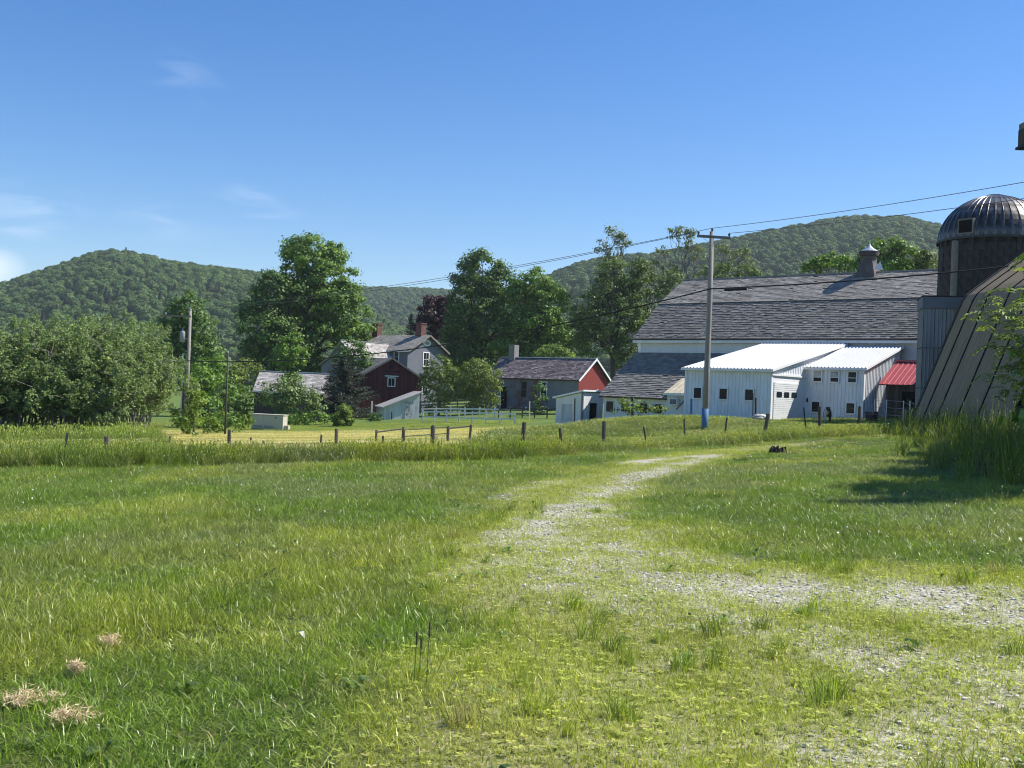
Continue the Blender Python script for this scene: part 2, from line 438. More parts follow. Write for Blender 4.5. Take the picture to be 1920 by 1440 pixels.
SHORT = px_poly([(1560, 826), (1400, 838), (1250, 852), (1080, 884), (960, 925), (870, 975), (815, 1020), (790, 1090), (800, 1180),
                 (770, 1300), (730, 1438), (600, 1800), (1400, 1850), (2600, 1850), (2300, 1085), (1700, 1062), (1420, 1050), (1290, 1015), (1180, 962), (1215, 918), (1330, 872), (1480, 838)])
TRACKS = []
for pts, w, s in [
    ([(1335, 857), (1270, 873), (1200, 893), (1150, 918), (1100, 945), (1050, 970), (1010, 1000)], [.35, .38, .42, .46, .5, .55, .5], 0.72),
    ([(1190, 868), (1260, 860), (1330, 854)], [.5, .5, .5], 0.9),
    ([(1010, 1000), (1090, 1035), (1180, 1070), (1300, 1095), (1420, 1105)], [.9, 1.1, 1.1, .9, .6], 0.56),
    ([(1330, 1100), (1450, 1108), (1560, 1115), (1720, 1125), (1900, 1150), (2100, 1160)], [.45, .65, .75, .85, .9, .9], 0.72),
    ([(960, 1010), (1000, 1050), (1080, 1090), (1200, 1140), (1330, 1165)], [.5, .6, .6, .5, .4], 0.45),
    ([(1100, 960), (1180, 1000), (1240, 1040), (1300, 1070)], [.6, .7, .7, .6], 0.5),
    ([(1420, 1170), (1560, 1190), (1700, 1250), (1830, 1265), (2000, 1230)], [.4, .45, .45, .5, .6], 0.52),
    ([(1580, 1425), (1720, 1390), (1850, 1350), (2050, 1330)], [.3, .4, .45, .5], 0.5),
    ([(880, 960), (960, 925), (1040, 902)], [.35, .4, .4], 0.4)]:
    TRACKS.append((px_poly(pts), w, s))
EDGE = px_poly([(-500, 885), (-200, 884), (0, 880), (200, 880), (430, 873), (640, 867), (860, 869), (980, 862), (1130, 851), (1300, 838), (1440, 829), (1560, 820), (1660, 815)])
def f_short(x, y):
    sd_ = poly_sd(x, y, SHORT) + (fbm(x * 1.1, y * 0.8, 3) - 0.5) * 1.3
    return sstep(-0.35, 0.55, sd_)
def f_gravel(x, y):
    g = 0
    nn = fbm(x * 2.3 + 3, y * 1.6, 4)
    for P, w, s in TRACKS:
        q = line_d(x, y, P, np.array(w) * 1.25)
        g = np.maximum(g, s * (1 - sstep(0.25, 1.25, q + (nn - 0.5) * 1.5)))
    return g * sstep(0.25, 0.5, fbm(x * 5, y * 4 + 7, 2) + 0.25 * g)
def edge_y(x):
    return np.interp(x, EDGE[:, 0], EDGE[:, 1])
def f_tall(x, y):
    ed = edge_y(x) + (fbm(x * 0.9, y * 0.9, 2) - 0.5) * 0.9
    t = sstep(0, 0.7, y - ed)
    t = t * (1 - f_yard(x, y))
    far = sstep(66, 62, y)
    return t * far
def f_yard(x, y):
    st_ = edge_y(x) + 5.2 + (fbm(x * .5, 3.3 + 0 * x, 2) - .5) * 1.5
    return sstep(-.4, .6, y - st_) * sstep(1.0, -1.0, x + 1.2 - 0.06 * (y - 46)) * sstep(112, 100, y) * sstep(-.6, .6, x + .325 * y + .02 * (y - 40))
def f_straw(x, y):
    sw = 0.5 + 0.5 * np.sin(y * 1.05 + 0.02 * x * x * 0.3 + 1.3 * fbm(x * .15, y * .15, 2) * 4)
    return f_yard(x, y) * sstep(86, 76, y) * np.clip(0.35 + 0.65 * sstep(0.25, 0.75, sw * 0.6 + 0.6 * fbm(x * .3, y * 1.2, 3) - 0.1), 0, 1)

# ------------------------------------------------------------------ ground sheet
def ground_material():
    mt, n, l, b = newmat('ground_surface')
    g = n.new('ShaderNodeNewGeometry')
    def noise(sc, det=5):
        t = n.new('ShaderNodeTexNoise'); t.inputs['Scale'].default_value = sc; t.inputs['Detail'].default_value = det
        l.new(g.outputs['Position'], t.inputs['Vector']); return t.outputs['Fac']
    def mix(f, a, c):
        x = n.new('ShaderNodeMix'); x.data_type = 'RGBA'
        l.new(f, x.inputs['Factor'])
        for k, q in (('A', a), ('B', c)):
            if isinstance(q, tuple): x.inputs[k].default_value = (*q, 1)
            else: l.new(q, x.inputs[k])
        return x.outputs['Result']
    def att(name):
        a = n.new('ShaderNodeAttribute'); a.attribute_name = name; return a.outputs['Fac']
    r1 = ramp(n, [(0.3, (0.035, 0.05, 0.014)), (0.5, (0.07, 0.095, 0.024)), (0.72, (0.13, 0.13, 0.05))])
    l.new(noise(9, 8), r1.inputs['Fac'])
    rs = ramp(n, [(0.3, (0.15, 0.16, 0.05)), (0.5, (0.25, 0.25, 0.10)), (0.66, (0.38, 0.34, 0.22))])
    l.new(noise(22, 8), rs.inputs['Fac'])
    far = ramp(n, [(0.3, (0.085, 0.14, 0.03)), (0.7, (0.15, 0.2, 0.05))]); l.new(noise(0.35, 9), far.inputs['Fac'])
    st = ramp(n, [(0.3, (0.20, 0.22, 0.07)), (0.5, (0.42, 0.37, 0.18)), (0.75, (0.58, 0.50, 0.28))]); l.new(noise(1.6, 10), st.inputs['Fac'])
    vo = n.new('ShaderNodeTexVoronoi'); vo.inputs['Scale'].default_value = 42; l.new(g.outputs['Position'], vo.inputs['Vector'])
    gr = ramp(n, [(0.0, (0.22, 0.20, 0.155)), (0.5, (0.43, 0.40, 0.335)), (1.0, (0.70, 0.66, 0.58))])
    sp = n.new('ShaderNodeSeparateColor'); l.new(vo.outputs['Color'], sp.inputs[0]); l.new(sp.outputs[0], gr.inputs['Fac'])
    c = mix(att('short'), r1.outputs[0], rs.outputs[0])
    c = mix(att('far'), c, far.outputs[0])
    c = mix(att('straw'), c, st.outputs[0])
    c = mix(att('gravel'), c, gr.outputs[0])
    l.new(c, b.inputs['Base Color']); b.inputs['Roughness'].default_value = 0.95; b.inputs['Specular IOR Level'].default_value = 0.1
    ad = n.new('ShaderNodeMath'); ad.operation = 'ADD'
    l.new(noise(30, 6), ad.inputs[0]); l.new(vo.outputs['Distance'], ad.inputs[1])
    bp = n.new('ShaderNodeBump'); bp.inputs['Strength'].default_value = 0.5; bp.inputs['Distance'].default_value = 0.02
    l.new(ad.outputs[0], bp.inputs['Height']); l.new(bp.outputs[0], b.inputs['Normal'])
    return mt
M['ground'] = ground_material()
ys = np.concatenate([np.arange(-14, 3, 0.8), 3 + (np.exp(np.linspace(0, math.log(4000 / 12.0), 330)) - 1) * 12 * 0.9])
ss = np.linspace(-1, 1, 300)
YY, SS = np.meshgrid(ys, ss, indexing='ij')
XX = SS * (14 + 0.8 * np.abs(YY))
ZZ = ground(XX, YY)
V = np.stack([XX, YY, ZZ], -1).reshape(-1, 3)
nr, nc = YY.shape
ii = np.arange(nr * nc).reshape(nr, nc)
Fq = np.stack([ii[:-1, :-1], ii[:-1, 1:], ii[1:, 1:], ii[1:, :-1]], -1).reshape(-1, 4)
gme = fastmesh('ground', V, Fq, np.zeros(len(V)), M['ground'], True)
for nm, fn in (('short', f_short), ('gravel', f_gravel), ('straw', f_straw), ('far', lambda x, y: np.maximum(sstep(40, 60, y), 0.0))):
    a = gme.attributes.new(nm, 'FLOAT', 'POINT'); a.data.foreach_set('value', fn(V[:, 0], V[:, 1]).astype(np.float32))
go = bpy.data.objects.new('ground', gme); COL.objects.link(go)
tag(go, 'grassy field with a worn gravel track and a mown yard beyond', None, None, 'structure')

# ------------------------------------------------------------------ wooded hills
def ridge(Yd, w, back, pts):
    P = np.array([at(x, y, Yd) for x, y in pts]); P[:, 2] -= 9.5
    return (Yd, w, back, P[:, 0], P[:, 2])
RIDGES = [
    ridge(1050, 560, 500, [(-900, 690), (-500, 620), (-250, 585), (-100, 560), (0, 535), (60, 516), (120, 498), (170, 481), (215, 474), (260, 481), (330, 494), (420, 508), (500, 520), (560, 534), (640, 560), (760, 620), (900, 690), (1000, 730)]),
    ridge(1650, 700, 600, [(-600, 620), (100, 590), (300, 570), (450, 541), (600, 538), (680, 540), (760, 541), (850, 546), (930, 552), (1020, 570), (1200, 600), (1500, 640), (2400, 700)]),
    ridge(1120, 640, 600, [(700, 740), (850, 650), (940, 570), (1020, 527), (1080, 504), (1130, 492), (1200, 488), (1300, 474), (1380, 459), (1440, 446), (1500, 436), (1560, 425), (1610, 419), (1690, 419), (1755, 436), (1850, 462), (2000, 512), (2300, 590), (2800, 680)])]
def hill(x, y):
    x = np.asarray(x, float); y = np.asarray(y, float)
    h = np.full(np.broadcast(x, y).shape, -3.0)
    for Yd, w, back, px_, pz in RIDGES:
        hz = np.interp(x * Yd / np.maximum(y, 200), px_, pz)
        t = np.where(y < Yd, 1 - np.clip((Yd - y) / w, 0, 1), 1 - np.clip((y - Yd) / back, 0, 1))
        s = np.where(y < Yd, np.sin(t * math.pi / 2) ** 1.25, t * t * (3 - 2 * t))
        hh = -3 + (hz + 3) * s * (1 - 0.16 * (fbm(x / 90, y / 90, 3) - 0.42) * (1 - s) * 2.2)
        h = np.maximum(h, hh)
    return h + 5 * (fbm(x / 60 + 4, y / 60, 3) - 0.5) * np.clip((h + 3) / 20, 0, 1)
M['hill_floor'] = surf('forest_floor', (0.04, 0.065, 0.022), 1.0, 0, 0.3, 0.03, spec=0.0)
hy = np.linspace(440, 2300, 110); hs = np.linspace(-1, 1, 130)
HY, HS = np.meshgrid(hy, hs, indexing='ij'); HX = HS * (60 + 0.72 * HY)
HZ = hill(HX, HY) - 0.6
V = np.stack([HX, HY, HZ], -1).reshape(-1, 3)
nr, nc = HY.shape; ii = np.arange(nr * nc).reshape(nr, nc)
Fq = np.stack([ii[:-1, :-1], ii[:-1, 1:], ii[1:, 1:], ii[1:, :-1]], -1).reshape(-1, 4)
ho = bpy.data.objects.new('hills', fastmesh('hills', V, Fq, np.zeros(len(V)), M['hill_floor'], True)); COL.objects.link(ho)
tag(ho, 'rounded wooded hills closing the valley behind the farm', None, None, 'structure')

# ------------------------------------------------------------------ scattering (geometry-node instances, for stuff only)
def scatter(name, pts, rz, scl, idx, tint, protos, label, tilt=None):
    pc = bpy.data.collections.new(name + '_kinds')
    for k, (me) in enumerate(protos):
        o = bpy.data.objects.new('%s_kind_%02d' % (name, k), me); pc.objects.link(o)
    me = bpy.data.meshes.new(name)
    N = len(pts)
    me.vertices.add(N); me.vertices.foreach_set('co', np.asarray(pts, np.float32).ravel())
    rot = np.zeros((N, 3), np.float32); rot[:, 2] = rz
    if tilt is not None: rot[:, :2] = tilt
    scl = np.asarray(scl, np.float32)
    if scl.ndim == 1: scl = np.repeat(scl[:, None], 3, 1)
    for nm, ty, ar, key in (('rot', 'FLOAT_VECTOR', rot, 'vector'), ('scl', 'FLOAT_VECTOR', scl, 'vector'), ('tint', 'FLOAT_VECTOR', np.asarray(tint, np.float32), 'vector'), ('kidx', 'INT', np.asarray(idx, np.int32), 'value')):
        a = me.attributes.new(nm, ty, 'POINT'); a.data.foreach_set(key, ar.ravel())
    ob = bpy.data.objects.new(name, me); COL.objects.link(ob)
    ng = bpy.data.node_groups.new(name + '_nodes', 'GeometryNodeTree')
    ng.interface.new_socket('Geometry', in_out='INPUT', socket_type='NodeSocketGeometry')
    ng.interface.new_socket('Geometry', in_out='OUTPUT', socket_type='NodeSocketGeometry')
    N_, L_ = ng.nodes, ng.links
    gi, gout = N_.new('NodeGroupInput'), N_.new('NodeGroupOutput')
    ci = N_.new('GeometryNodeCollectionInfo'); ci.inputs['Collection'].default_value = pc
    ci.inputs['Separate Children'].default_value = True; ci.inputs['Reset Children'].default_value = True
    ip = N_.new('GeometryNodeInstanceOnPoints'); ip.inputs['Pick Instance'].default_value = True
    def na(nm, ty):
        a = N_.new('GeometryNodeInputNamedAttribute'); a.data_type = ty; a.inputs['Name'].default_value = nm; return a.outputs['Attribute']
    er = N_.new('FunctionNodeEulerToRotation')
    L_.new(na('rot', 'FLOAT_VECTOR'), er.inputs[0])
    L_.new(gi.outputs[0], ip.inputs['Points']); L_.new(ci.outputs[0], ip.inputs['Instance'])
    L_.new(na('kidx', 'INT'), ip.inputs['Instance Index']); L_.new(er.outputs[0], ip.inputs['Rotation'])
    L_.new(na('scl', 'FLOAT_VECTOR'), ip.inputs['Scale']); L_.new(ip.outputs[0], gout.inputs[0])
    md = ob.modifiers.new('scatter', 'NODES'); md.node_group = ng
    tag(ob, label, None, None, 'stuff')
    return ob

def leaf_quads(C, Nrm, L, W, rng):
    "diamond leaves at centres C with normals Nrm"
    n = len(C)
    Nrm = Nrm / (np.linalg.norm(Nrm, axis=1, keepdims=True) + 1e-9)
    t = rng.normal(size=(n, 3)); t -= (t * Nrm).sum(1, keepdims=True) * Nrm; t /= np.linalg.norm(t, axis=1, keepdims=True) + 1e-9
    b = np.cross(Nrm, t)
    L = np.broadcast_to(np.asarray(L, float), n)[:, None]; W = np.broadcast_to(np.asarray(W, float), n)[:, None]
    V = np.stack([C + t * L * .5, C + b * W * .5 + Nrm * W * 0.12, C - t * L * .5, C - b * W * .5 + Nrm * W * 0.12], 1)
    return V.reshape(-1, 3), np.arange(4 * n).reshape(n, 4)
def sphere_dirs(n, rng):
    d = rng.normal(size=(n, 3)); return d / np.linalg.norm(d, axis=1, keepdims=True)

def forest_crown(rng, conifer=False):
    Vs, Fs, Rs, b = [], [], [], 0
    if conifer:
        n = 420
        h = rng.random(n) ** 0.8; a = rng.random(n) * 6.283; rr = (1 - h) * 2.3 * (0.6 + 0.4 * rng.random(n))
        C = np.stack([rr * np.cos(a), rr * np.sin(a), 1 + h * 10], 1)
        V, F = leaf_quads(C, np.stack([np.cos(a), np.sin(a), 0.9 + 0 * a], 1) + rng.normal(size=(n, 3)) * .3, 1.3, 0.8, rng); R = np.repeat(rng.random(n) * .5, 4)
    else:
        lob = [(np.zeros(3), 3.1)] + [(sphere_dirs(1, rng)[0] * [2.0, 2.0, 1.4], 1.5 + rng.random() * 0.9) for _ in range(9)]
        C, Nn, R = [], [], []
        for c, r in lob:
            n = int(34 * r * r * .55); d = sphere_dirs(n, rng)
            C.append(c + d * r * [1, 1, .95] * (0.9 + 0.15 * rng.random((n, 1)))); Nn.append(d + [0, 0, .25] + rng.normal(size=(n, 3)) * .38)
            R.append(np.clip(rng.random(n) * .7 + rng.random() * .3, 0, 1))
        C = np.concatenate(C); Nn = np.concatenate(Nn); R = np.repeat(np.concatenate(R), 4)
        C[:, 2] += 5.2
        V, F = leaf_quads(C, Nn, 1.15, 0.95, rng)
    me = fastmesh('forest_crown', V, F, R, M['forest'])
    return me
rngF = np.random.default_rng(3)
PROT = [forest_crown(rngF) for _ in range(6)] + [forest_crown(rngF, True) for _ in range(2)]
P_, S_, I_, T_ = [], [], [], []
def forest_band(y0, y1, sp, smin, smax, xlim, cond=None, zf=hill):
    n = int((y1 - y0) / sp)
    for k in range(n):
        y = y0 + k * sp
        lo, hi = xlim(y)
        xs = np.arange(lo, hi, sp) + rngF.uniform(-.45, .45, len(np.arange(lo, hi, sp))) * sp
        yy = y + rngF.uniform(-.45, .45, len(xs)) * sp
        z = zf(xs, yy)
        keep = np.ones(len(xs), bool) if cond is None else cond(xs, yy, z)
        xs, yy, z = xs[keep], yy[keep], z[keep]
        P_.append(np.stack([xs, yy, z - 1.2], 1)); s = rngF.uniform(smin, smax, len(xs)); S_.append(s)
        con = rngF.random(len(xs)) < 0.001 + 0.18 * (fbm(xs / 70, yy / 70, 2) > 0.66) * (z < 60)
        I_.append(np.where(con, rngF.integers(6, 8, len(xs)), rngF.integers(0, 6, len(xs))))
        v = (0.75 + 0.5 * rngF.random(len(xs)))[:, None]
        hue = rngF.random((len(xs), 1))
        t = (np.array([[0.078, 0.150, 0.045]]) * (1 - hue) + np.array([[0.135, 0.205, 0.055]]) * hue) * v
        t[con] = np.array([0.04, 0.066, 0.032]); T_.append(t)
wide = lambda y: (-0.60 * y - 25, 0.60 * y + 25)
forest_band(560, 1180, 5.6, 0.45, 1.15, wide, lambda x, y, z: z > 2)
forest_band(1180, 1720, 7.4, 0.6, 1.2, wide, lambda x, y, z: (z > 60))
# woods at the foot of the hills
gapm = lambda x, y: ~((x / y > -0.275) & (x / y < -0.228) & (y < 330))
forest_band(300, 560, 8.5, 0.85, 1.5, wide, lambda x, y, z: (fbm(x / 40, y / 40, 2) > 0.33) & gapm(x, y) & (np.abs(x / y + .02) > 0.0), lambda x, y: hill(x, y) * 0 - 2.4)
scatter('forest', np.concatenate(P_), rngF.random(sum(map(len, P_))) * 6.283, np.concatenate(S_), np.concatenate(I_), np.concatenate(T_), PROT, 'dense green deciduous forest covering the hills')

# ------------------------------------------------------------------ buildings
A40 = math.radians(-40)
def slates(mb, O, U, Vv, length, slope, exp, width, rng, thick=0.028, miss=0.006, lo=0.0, hi=1.0):
    O, U, Vv = np.array(O, float), np.array(U, float), np.array(Vv, float)
    U /= np.linalg.norm(U); Vv /= np.linalg.norm(Vv); N = np.cross(U, Vv)
    j, v = 0, 0.0
    while v < slope - 0.02:
        x = -rng.random() * width
        v1 = min(v + exp * 1.3, slope)
        while x < length:
            w = width * (0.7 + 0.6 * rng.random()); a, b = max(x, 0), min(x + w - 0.01, length); x += w
            if b - a < 0.03 or rng.random() < miss: continue
            t = thick * (0.6 + 0.8 * rng.random()); sk = rng.normal() * 0.006
            P = lambda u, vv, h: O + U * u + Vv * vv + N * h
            mb.add([P(a, v + sk, t), P(b, v - sk, t), P(b, v1, 0.006), P(a, v1, 0.006), P(a, v + sk, -0.01), P(b, v - sk, -0.01)],
                   [(0, 1, 2, 3), (4, 5, 1, 0)], lo + (hi - lo) * float(np.clip(rng.normal(0.5, 0.22), 0, 1)))
        v += exp * (0.97 + 0.06 * rng.random()); j += 1
    return mb
def slab(mb, O, U, Vv, length, slope, t, r=0.5):
    O, U, Vv = np.array(O, float), np.array(U, float), np.array(Vv, float)
    U /= np.linalg.norm(U); Vv /= np.linalg.norm(Vv); N = np.cross(U, Vv)
    c = [O, O + U * length, O + U * length + Vv * slope, O + Vv * slope]
    mb.add([q for q in c] + [q - N * t for q in c], [(0, 1, 2, 3), (7, 6, 5, 4), (0, 4, 5, 1), (1, 5, 6, 2), (2, 6, 7, 3), (3, 7, 4, 0)], r)
    return mb
def ribbed(mb, O, U, Vv, top, length, step=0.229, h=0.022, wr=0.05):
    "ribbed sheet: ribs run along Vv; top(u) gives the extent along Vv"
    O, U, Vv = np.array(O, float), np.array(U, float), np.array(Vv, float)
    U /= np.linalg.norm(U); Vv /= np.linalg.norm(Vv); N = np.cross(U, Vv)
    us = []
    k = 0.0
    while k < length:
        for du, hh in ((0, 0), (step - wr - 0.02, 0), (step - wr, h), (step - 0.02, h)):
            if k + du < length: us.append((k + du, hh))
        k += step
    us.append((length, 0))
    vs, fs = [], []
    for u, hh in us:
        a, b = top(u)
        vs += [O + U * u + Vv * a + N * hh, O + U * u + Vv * b + N * hh]
    for i in range(len(us) - 1):
        fs.append((2 * i, 2 * i + 2, 2 * i + 3, 2 * i + 1))
    mb.add(vs, fs)
    return mb
def window(parent, x, z, w, h, face='front', off=0.0, frame=0.07, fmat='white_trim', bars=None, shade=False, name='window'):
    "frame with a recessed pane; face front looks along -y at y=off, right looks along +x at x=off; x is the centre along the wall"
    pr_ = 0.05
    def bx(mb, a0, b0, a1, b1, p0, p1):
        if face == 'front': mb.box(a0, off - p1, b0, a1, off - p0, b1)
        else: mb.box(off + p0, a0, b0, off + p1, a1, b1)
    mb = MB()
    x0, x1, z0, z1 = x - w / 2, x + w / 2, z - h / 2, z + h / 2
    bx(mb, x0 - frame, z1, x1 + frame, z1 + frame, 0.0, pr_); bx(mb, x0 - frame, z0 - frame, x1 + frame, z0, 0.0, pr_ + 0.015)
    bx(mb, x0 - frame, z0, x0, z1, 0.0, pr_); bx(mb, x1, z0, x1 + frame, z1, 0.0, pr_)
    if bars:
        for q in bars:
            if q[0] == 'h': bx(mb, x0, z0 + q[1] * h - 0.02, x1, z0 + q[1] * h + 0.02, 0.02, 0.04)
            else: bx(mb, x0 + q[1] * w - 0.015, z0, x0 + q[1] * w + 0.015, z1, 0.02, 0.04)
    f = mb.build(name, M[fmat], parent)
    g = MB(); bx(g, x0, z0, x1, z1, 0.004, 0.018); g.build('pane', M['glass'], f)
    if shade:
        s = MB()
        k = 7
        for i in range(k):
            a = x0 + w * (i + 0.15) / k
            bx(s, a, z0 + h * 0.42, a + w / k * 0.6, z1 - 0.03, 0.019, 0.022)
        s.build('curtain', M['white_paint'], f)
    return f
NX, NY, NZ = np.array([1., 0, 0]), np.array([0., 1, 0]), np.array([0., 0, 1])
rs = np.random.default_rng(11)

# --- the big gambrel barn
L0 = (9.53, 80.58, 0.0)
barn = thing('gambrel_barn', 'large white barn with a long weathered slate gambrel roof', 'barn', L0, A40)
BL = 27.0
KN, RG = (3.2, 8.85), (6.74, 11.0)
EV = (-0.42, 5.86)
mb = MB().prismx([(0, -1.2), (13.48, -1.2), (13.48, 5.75), (10.28, 8.55), (6.74, 10.7), (3.2, 8.55), (0, 5.75)], 0.0, BL - 0.4)
mb.build('wall', M['clapboard'], barn)
mb = MB()
z = 2.4
while z < 5.7:
    mb.prismx([(-0.004, z), (-0.03, z), (-0.012, z + 0.15), (-0.004, z + 0.15)], 0, BL - 0.4); z += 0.152
o = mb.build('clapboards', M['clapboard'], barn); o['kind'] = 'stuff'
MB().box(-0.1, -0.05, -1.2, 0.14, 0.16, 5.7).build('corner_board', M['white_trim'], barn)
def slope_dir(a, b):
    v = np.array([0, b[0] - a[0], b[1] - a[1]]); return v / np.linalg.norm(v), float(np.hypot(b[0] - a[0], b[1] - a[1]))
lv, ll = slope_dir(EV, KN); uv, ul = slope_dir(KN, RG)
mb = slates(MB(), (-0.4, EV[0], EV[1]), NX, lv, BL, ll, 0.215, 0.33, rs, thick=0.045)
o = mb.build('lower_roof_slates', M['slate_dark'], barn); o['kind'] = 'stuff'
U0 = np.array([-0.4, KN[0], KN[1]]) - uv * 0.22 + np.array([0, 0, 0.05])
mb = slates(MB(), U0, NX, uv, BL, ul + 0.22, 0.215, 0.33, rs, thick=0.03, miss=0.012)
o = mb.build('upper_roof_slates', M['slate'], barn); o['kind'] = 'stuff'
mb = MB(); slab(mb, (-0.4, EV[0], EV[1] - 0.02), NX, lv, BL, ll, 0.1); slab(mb, U0 - [0, 0, 0.02], NX, uv, BL, ul + 0.22, 0.1)
lb, _ = slope_dir((13.9, 5.86), (10.28, 8.85)); ub, _ = slope_dir((10.28, 8.85), RG)
slab(mb, (BL - 0.4, 13.9, 5.84), -NX, lb, BL, ll, 0.1); slab(mb, (BL - 0.4, 10.28, 8.84), -NX, ub, BL, ul, 0.1)
mb.build('roof_boards', M['roof_under'], barn)
MB().box(-0.38, EV[0] + 0.02, EV[1] - 0.30, BL - 0.42, -0.035, EV[1] - 0.115).build('frieze', M['white_paint'], barn)
MB().beam((-0.4, RG[0], RG[1] + 0.05), (BL - 0.4, RG[0], RG[1] + 0.05), 0.26, 0.09).build('ridge_cap', M['slate'], barn)
vt = thing('roof_ventilator', 'rusty tin ventilator with conical cap on the barn ridge', 'ventilator', at(1628, 520, 76.3), A40)
vx, vz = 14.75, RG[1]
vt.location = (L0[0] + math.cos(A40) * vx - math.sin(A40) * RG[0], L0[1] + math.sin(A40) * vx + math.cos(A40) * RG[0], RG[1])
MB().lathe([(1.08, -0.55), (0.86, 0.1), (0.62, 0.75), (0.56, 1.2)], 4, a0=math.pi / 4, a1=math.pi / 4 + 2 * math.pi).build('flared_base', M['rust'], vt)
MB().lathe([(0.5, 1.0), (0.5, 1.3)], 12).build('neck', M['rust'], vt)
MB().lathe([(0.46, 1.2), (0.66, 1.22), (0.68, 1.52), (0.62, 1.55)], 16).build('drum_band', M['old_wood'], vt)
MB().lathe([(0.70, 1.54), (0.3, 1.78), (0.1, 1.98), (0.05, 2.1), (0.03, 2.35), (0.0, 2.36)], 16).build('conical_cap', M['galv'], vt)
MB().add([(0.62, -0.5, 0.2), (1.25, -0.45, 0.15), (0.9, -0.2, 0.8), (0.62, -0.47, 0.17), (1.25, -0.42, 0.12), (0.9, -0.17, 0.77)],
         [(0, 1, 2), (5, 4, 3), (0, 3, 4, 1), (1, 4, 5, 2), (2, 5, 3, 0)]).build('bent_flap', M['white_paint'], vt)

# --- slate lean-to in front of the barn
lt = thing('slate_lean_to', 'low white lean-to with a worn grey slate roof against the barn', 'lean-to', L0, A40)
tv, tl = slope_dir((-4.62, 1.46), (-0.05, 4.84))
mb = slates(MB(), (-0.35, -4.62, 1.46), NX, tv, 5.95, tl, 0.215, 0.34, rs, thick=0.045)
slates(mb, np.array([5.6, -4.62, 1.46]) + tv * 1.7, NX, tv, 4.8, tl - 1.7, 0.215, 0.34, rs, thick=0.045)
o = mb.build('roof_slates', M['slate_dark'], lt); o['kind'] = 'stuff'
mb = slab(MB(), (-0.35, -4.62, 1.44), NX, tv, 10.6, tl, 0.09); mb.build('roof_boards', M['roof_under'], lt)
MB().prismx([(-4.25, -1.6), (-0.06, -1.6), (-0.06, 4.68), (-4.25, 1.6)], -0.1, 10.3).build('wall', M['white_paint'], lt)
for xx, hh in ((0.45, 0.75), (1.75, 0.6), (3.35, 0.7), (4.55, 0.65)):
    window(lt, xx, 0.72, 0.62, hh, off=-4.25, frame=0.06, fmat='white_paint')
pv, pl = slope_dir((-5.25, 1.86), (-2.9, 2.95))
ribbed(MB(), (5.55, -5.25, 1.86), NX, pv, lambda u: (0, pl), 4.75, 0.45, 0.02, 0.09).build('porch_roof', M['porch_tin'], lt)
MB().prismx([(-4.85, -1.6), (-4.26, -1.6), (-4.26, 2.2), (-4.85, 1.96)], 5.6, 10.3).build('porch_wall', M['white_paint'], lt)
MB().box(5.5, -5.27, 1.70, 10.3, -5.2, 1.85).build('fascia', M['white_trim'], lt)
window(lt, 8.3, 0.95, 0.7, 0.6, off=-4.85, fmat='white_paint')
MB().box(5.95, -5.2, 1.05, 6.6, -4.8, 1.5).build('air_conditioner', M['white_trim'], lt, bevel=0.02)
MB().box(6.02, -5.22, 1.11, 6.53, -5.2, 1.44).build('air_conditioner_grille', M['grey_flash'], lt)

# --- main white metal shop
shop = thing('white_metal_shop', 'white ribbed metal outbuilding with shed roof and roll-up side door', 'outbuilding', (10.68, 65.66, 0), A40)
SW, SD, Z0, Z1 = 5.70, 10.62, 3.42, 5.56
rz_ = lambda y: Z0 + (Z1 - Z0) * y / SD
MB().prismx([(0, -0.6), (SD, -0.6), (SD, Z1 - 0.06), (0, Z0 - 0.06)], 0.02, SW - 0.03).build('frame_core', M['white_trim'], shop)
ribbed(MB(), (0, -0.012, -0.6), NX, NZ, lambda u: (0, Z0 + 0.56), SW).build('front_siding', M['white_metal'], shop)
ribbed(MB(), (SW - 0.01, 0, 0), NY, NZ, lambda u: (3.12, rz_(u) - 0.04), SD).build('gable_siding', M['white_metal'], shop)
ribbed(MB(), (-0.01, SD, 0), -NY, NZ, lambda u: (-0.6, rz_(SD - u) - 0.04), SD).build('side_siding', M['white_metal'], shop)
sv, sl = slope_dir((-0.28, Z0 - 0.03), (SD, Z1))
ribbed(MB(), (-0.18, -0.28, Z0 - 0.0), NX, sv, lambda u: (0, sl), SW + 0.36, h=0.055, wr=0.06).build('roof', M['white_roof'], shop)
mb = slab(MB(), (-0.18, -0.28, Z0 - 0.012), NX, sv, SW + 0.36, sl, 0.05); mb.build('roof_deck', M['white_trim'], shop)
MB().box(-0.2, -0.31, Z0 - 0.15, SW + 0.2, -0.285, Z0 - 0.02).build('fascia', M['white_trim'], shop)
MB().beam((SW + 0.2, -0.28, Z0 - 0.06), (SW + 0.2, SD, Z1 - 0.03), 0.04, 0.14).build('rake_trim', M['white_trim'], shop)
MB().box(SW - 0.12, -0.05, -0.6, SW + 0.05, 0.14, Z0 - 0.16).build('corner_trim', M['white_trim'], shop)
MB().box(-0.05, -0.05, -0.6, 0.1, 0.02, Z0 - 0.16).build('corner_trim', M['white_trim'], shop)
MB().box(SW - 0.02, 0.15, -0.6, SW + 0.015, 4.6, 3.11).build('door_wall', M['white_trim'], shop)
MB().box(SW - 0.02, -0.05, 3.08, SW + 0.10, 4.62, 3.18).build('drip_trim', M['white_trim'], shop)
for xx in (1.62 - 0.72, 2.65, 4.35):
    window(shop, xx, 1.9, 0.5, 0.62, off=-0.035, frame=0.08)
door = MB().box(SW + 0.016, 0.28, 0.2, SW + 0.03, 3.75, 2.72).build('roll_up_door', M['white_trim'], shop)
zz = 0.3
k = 0
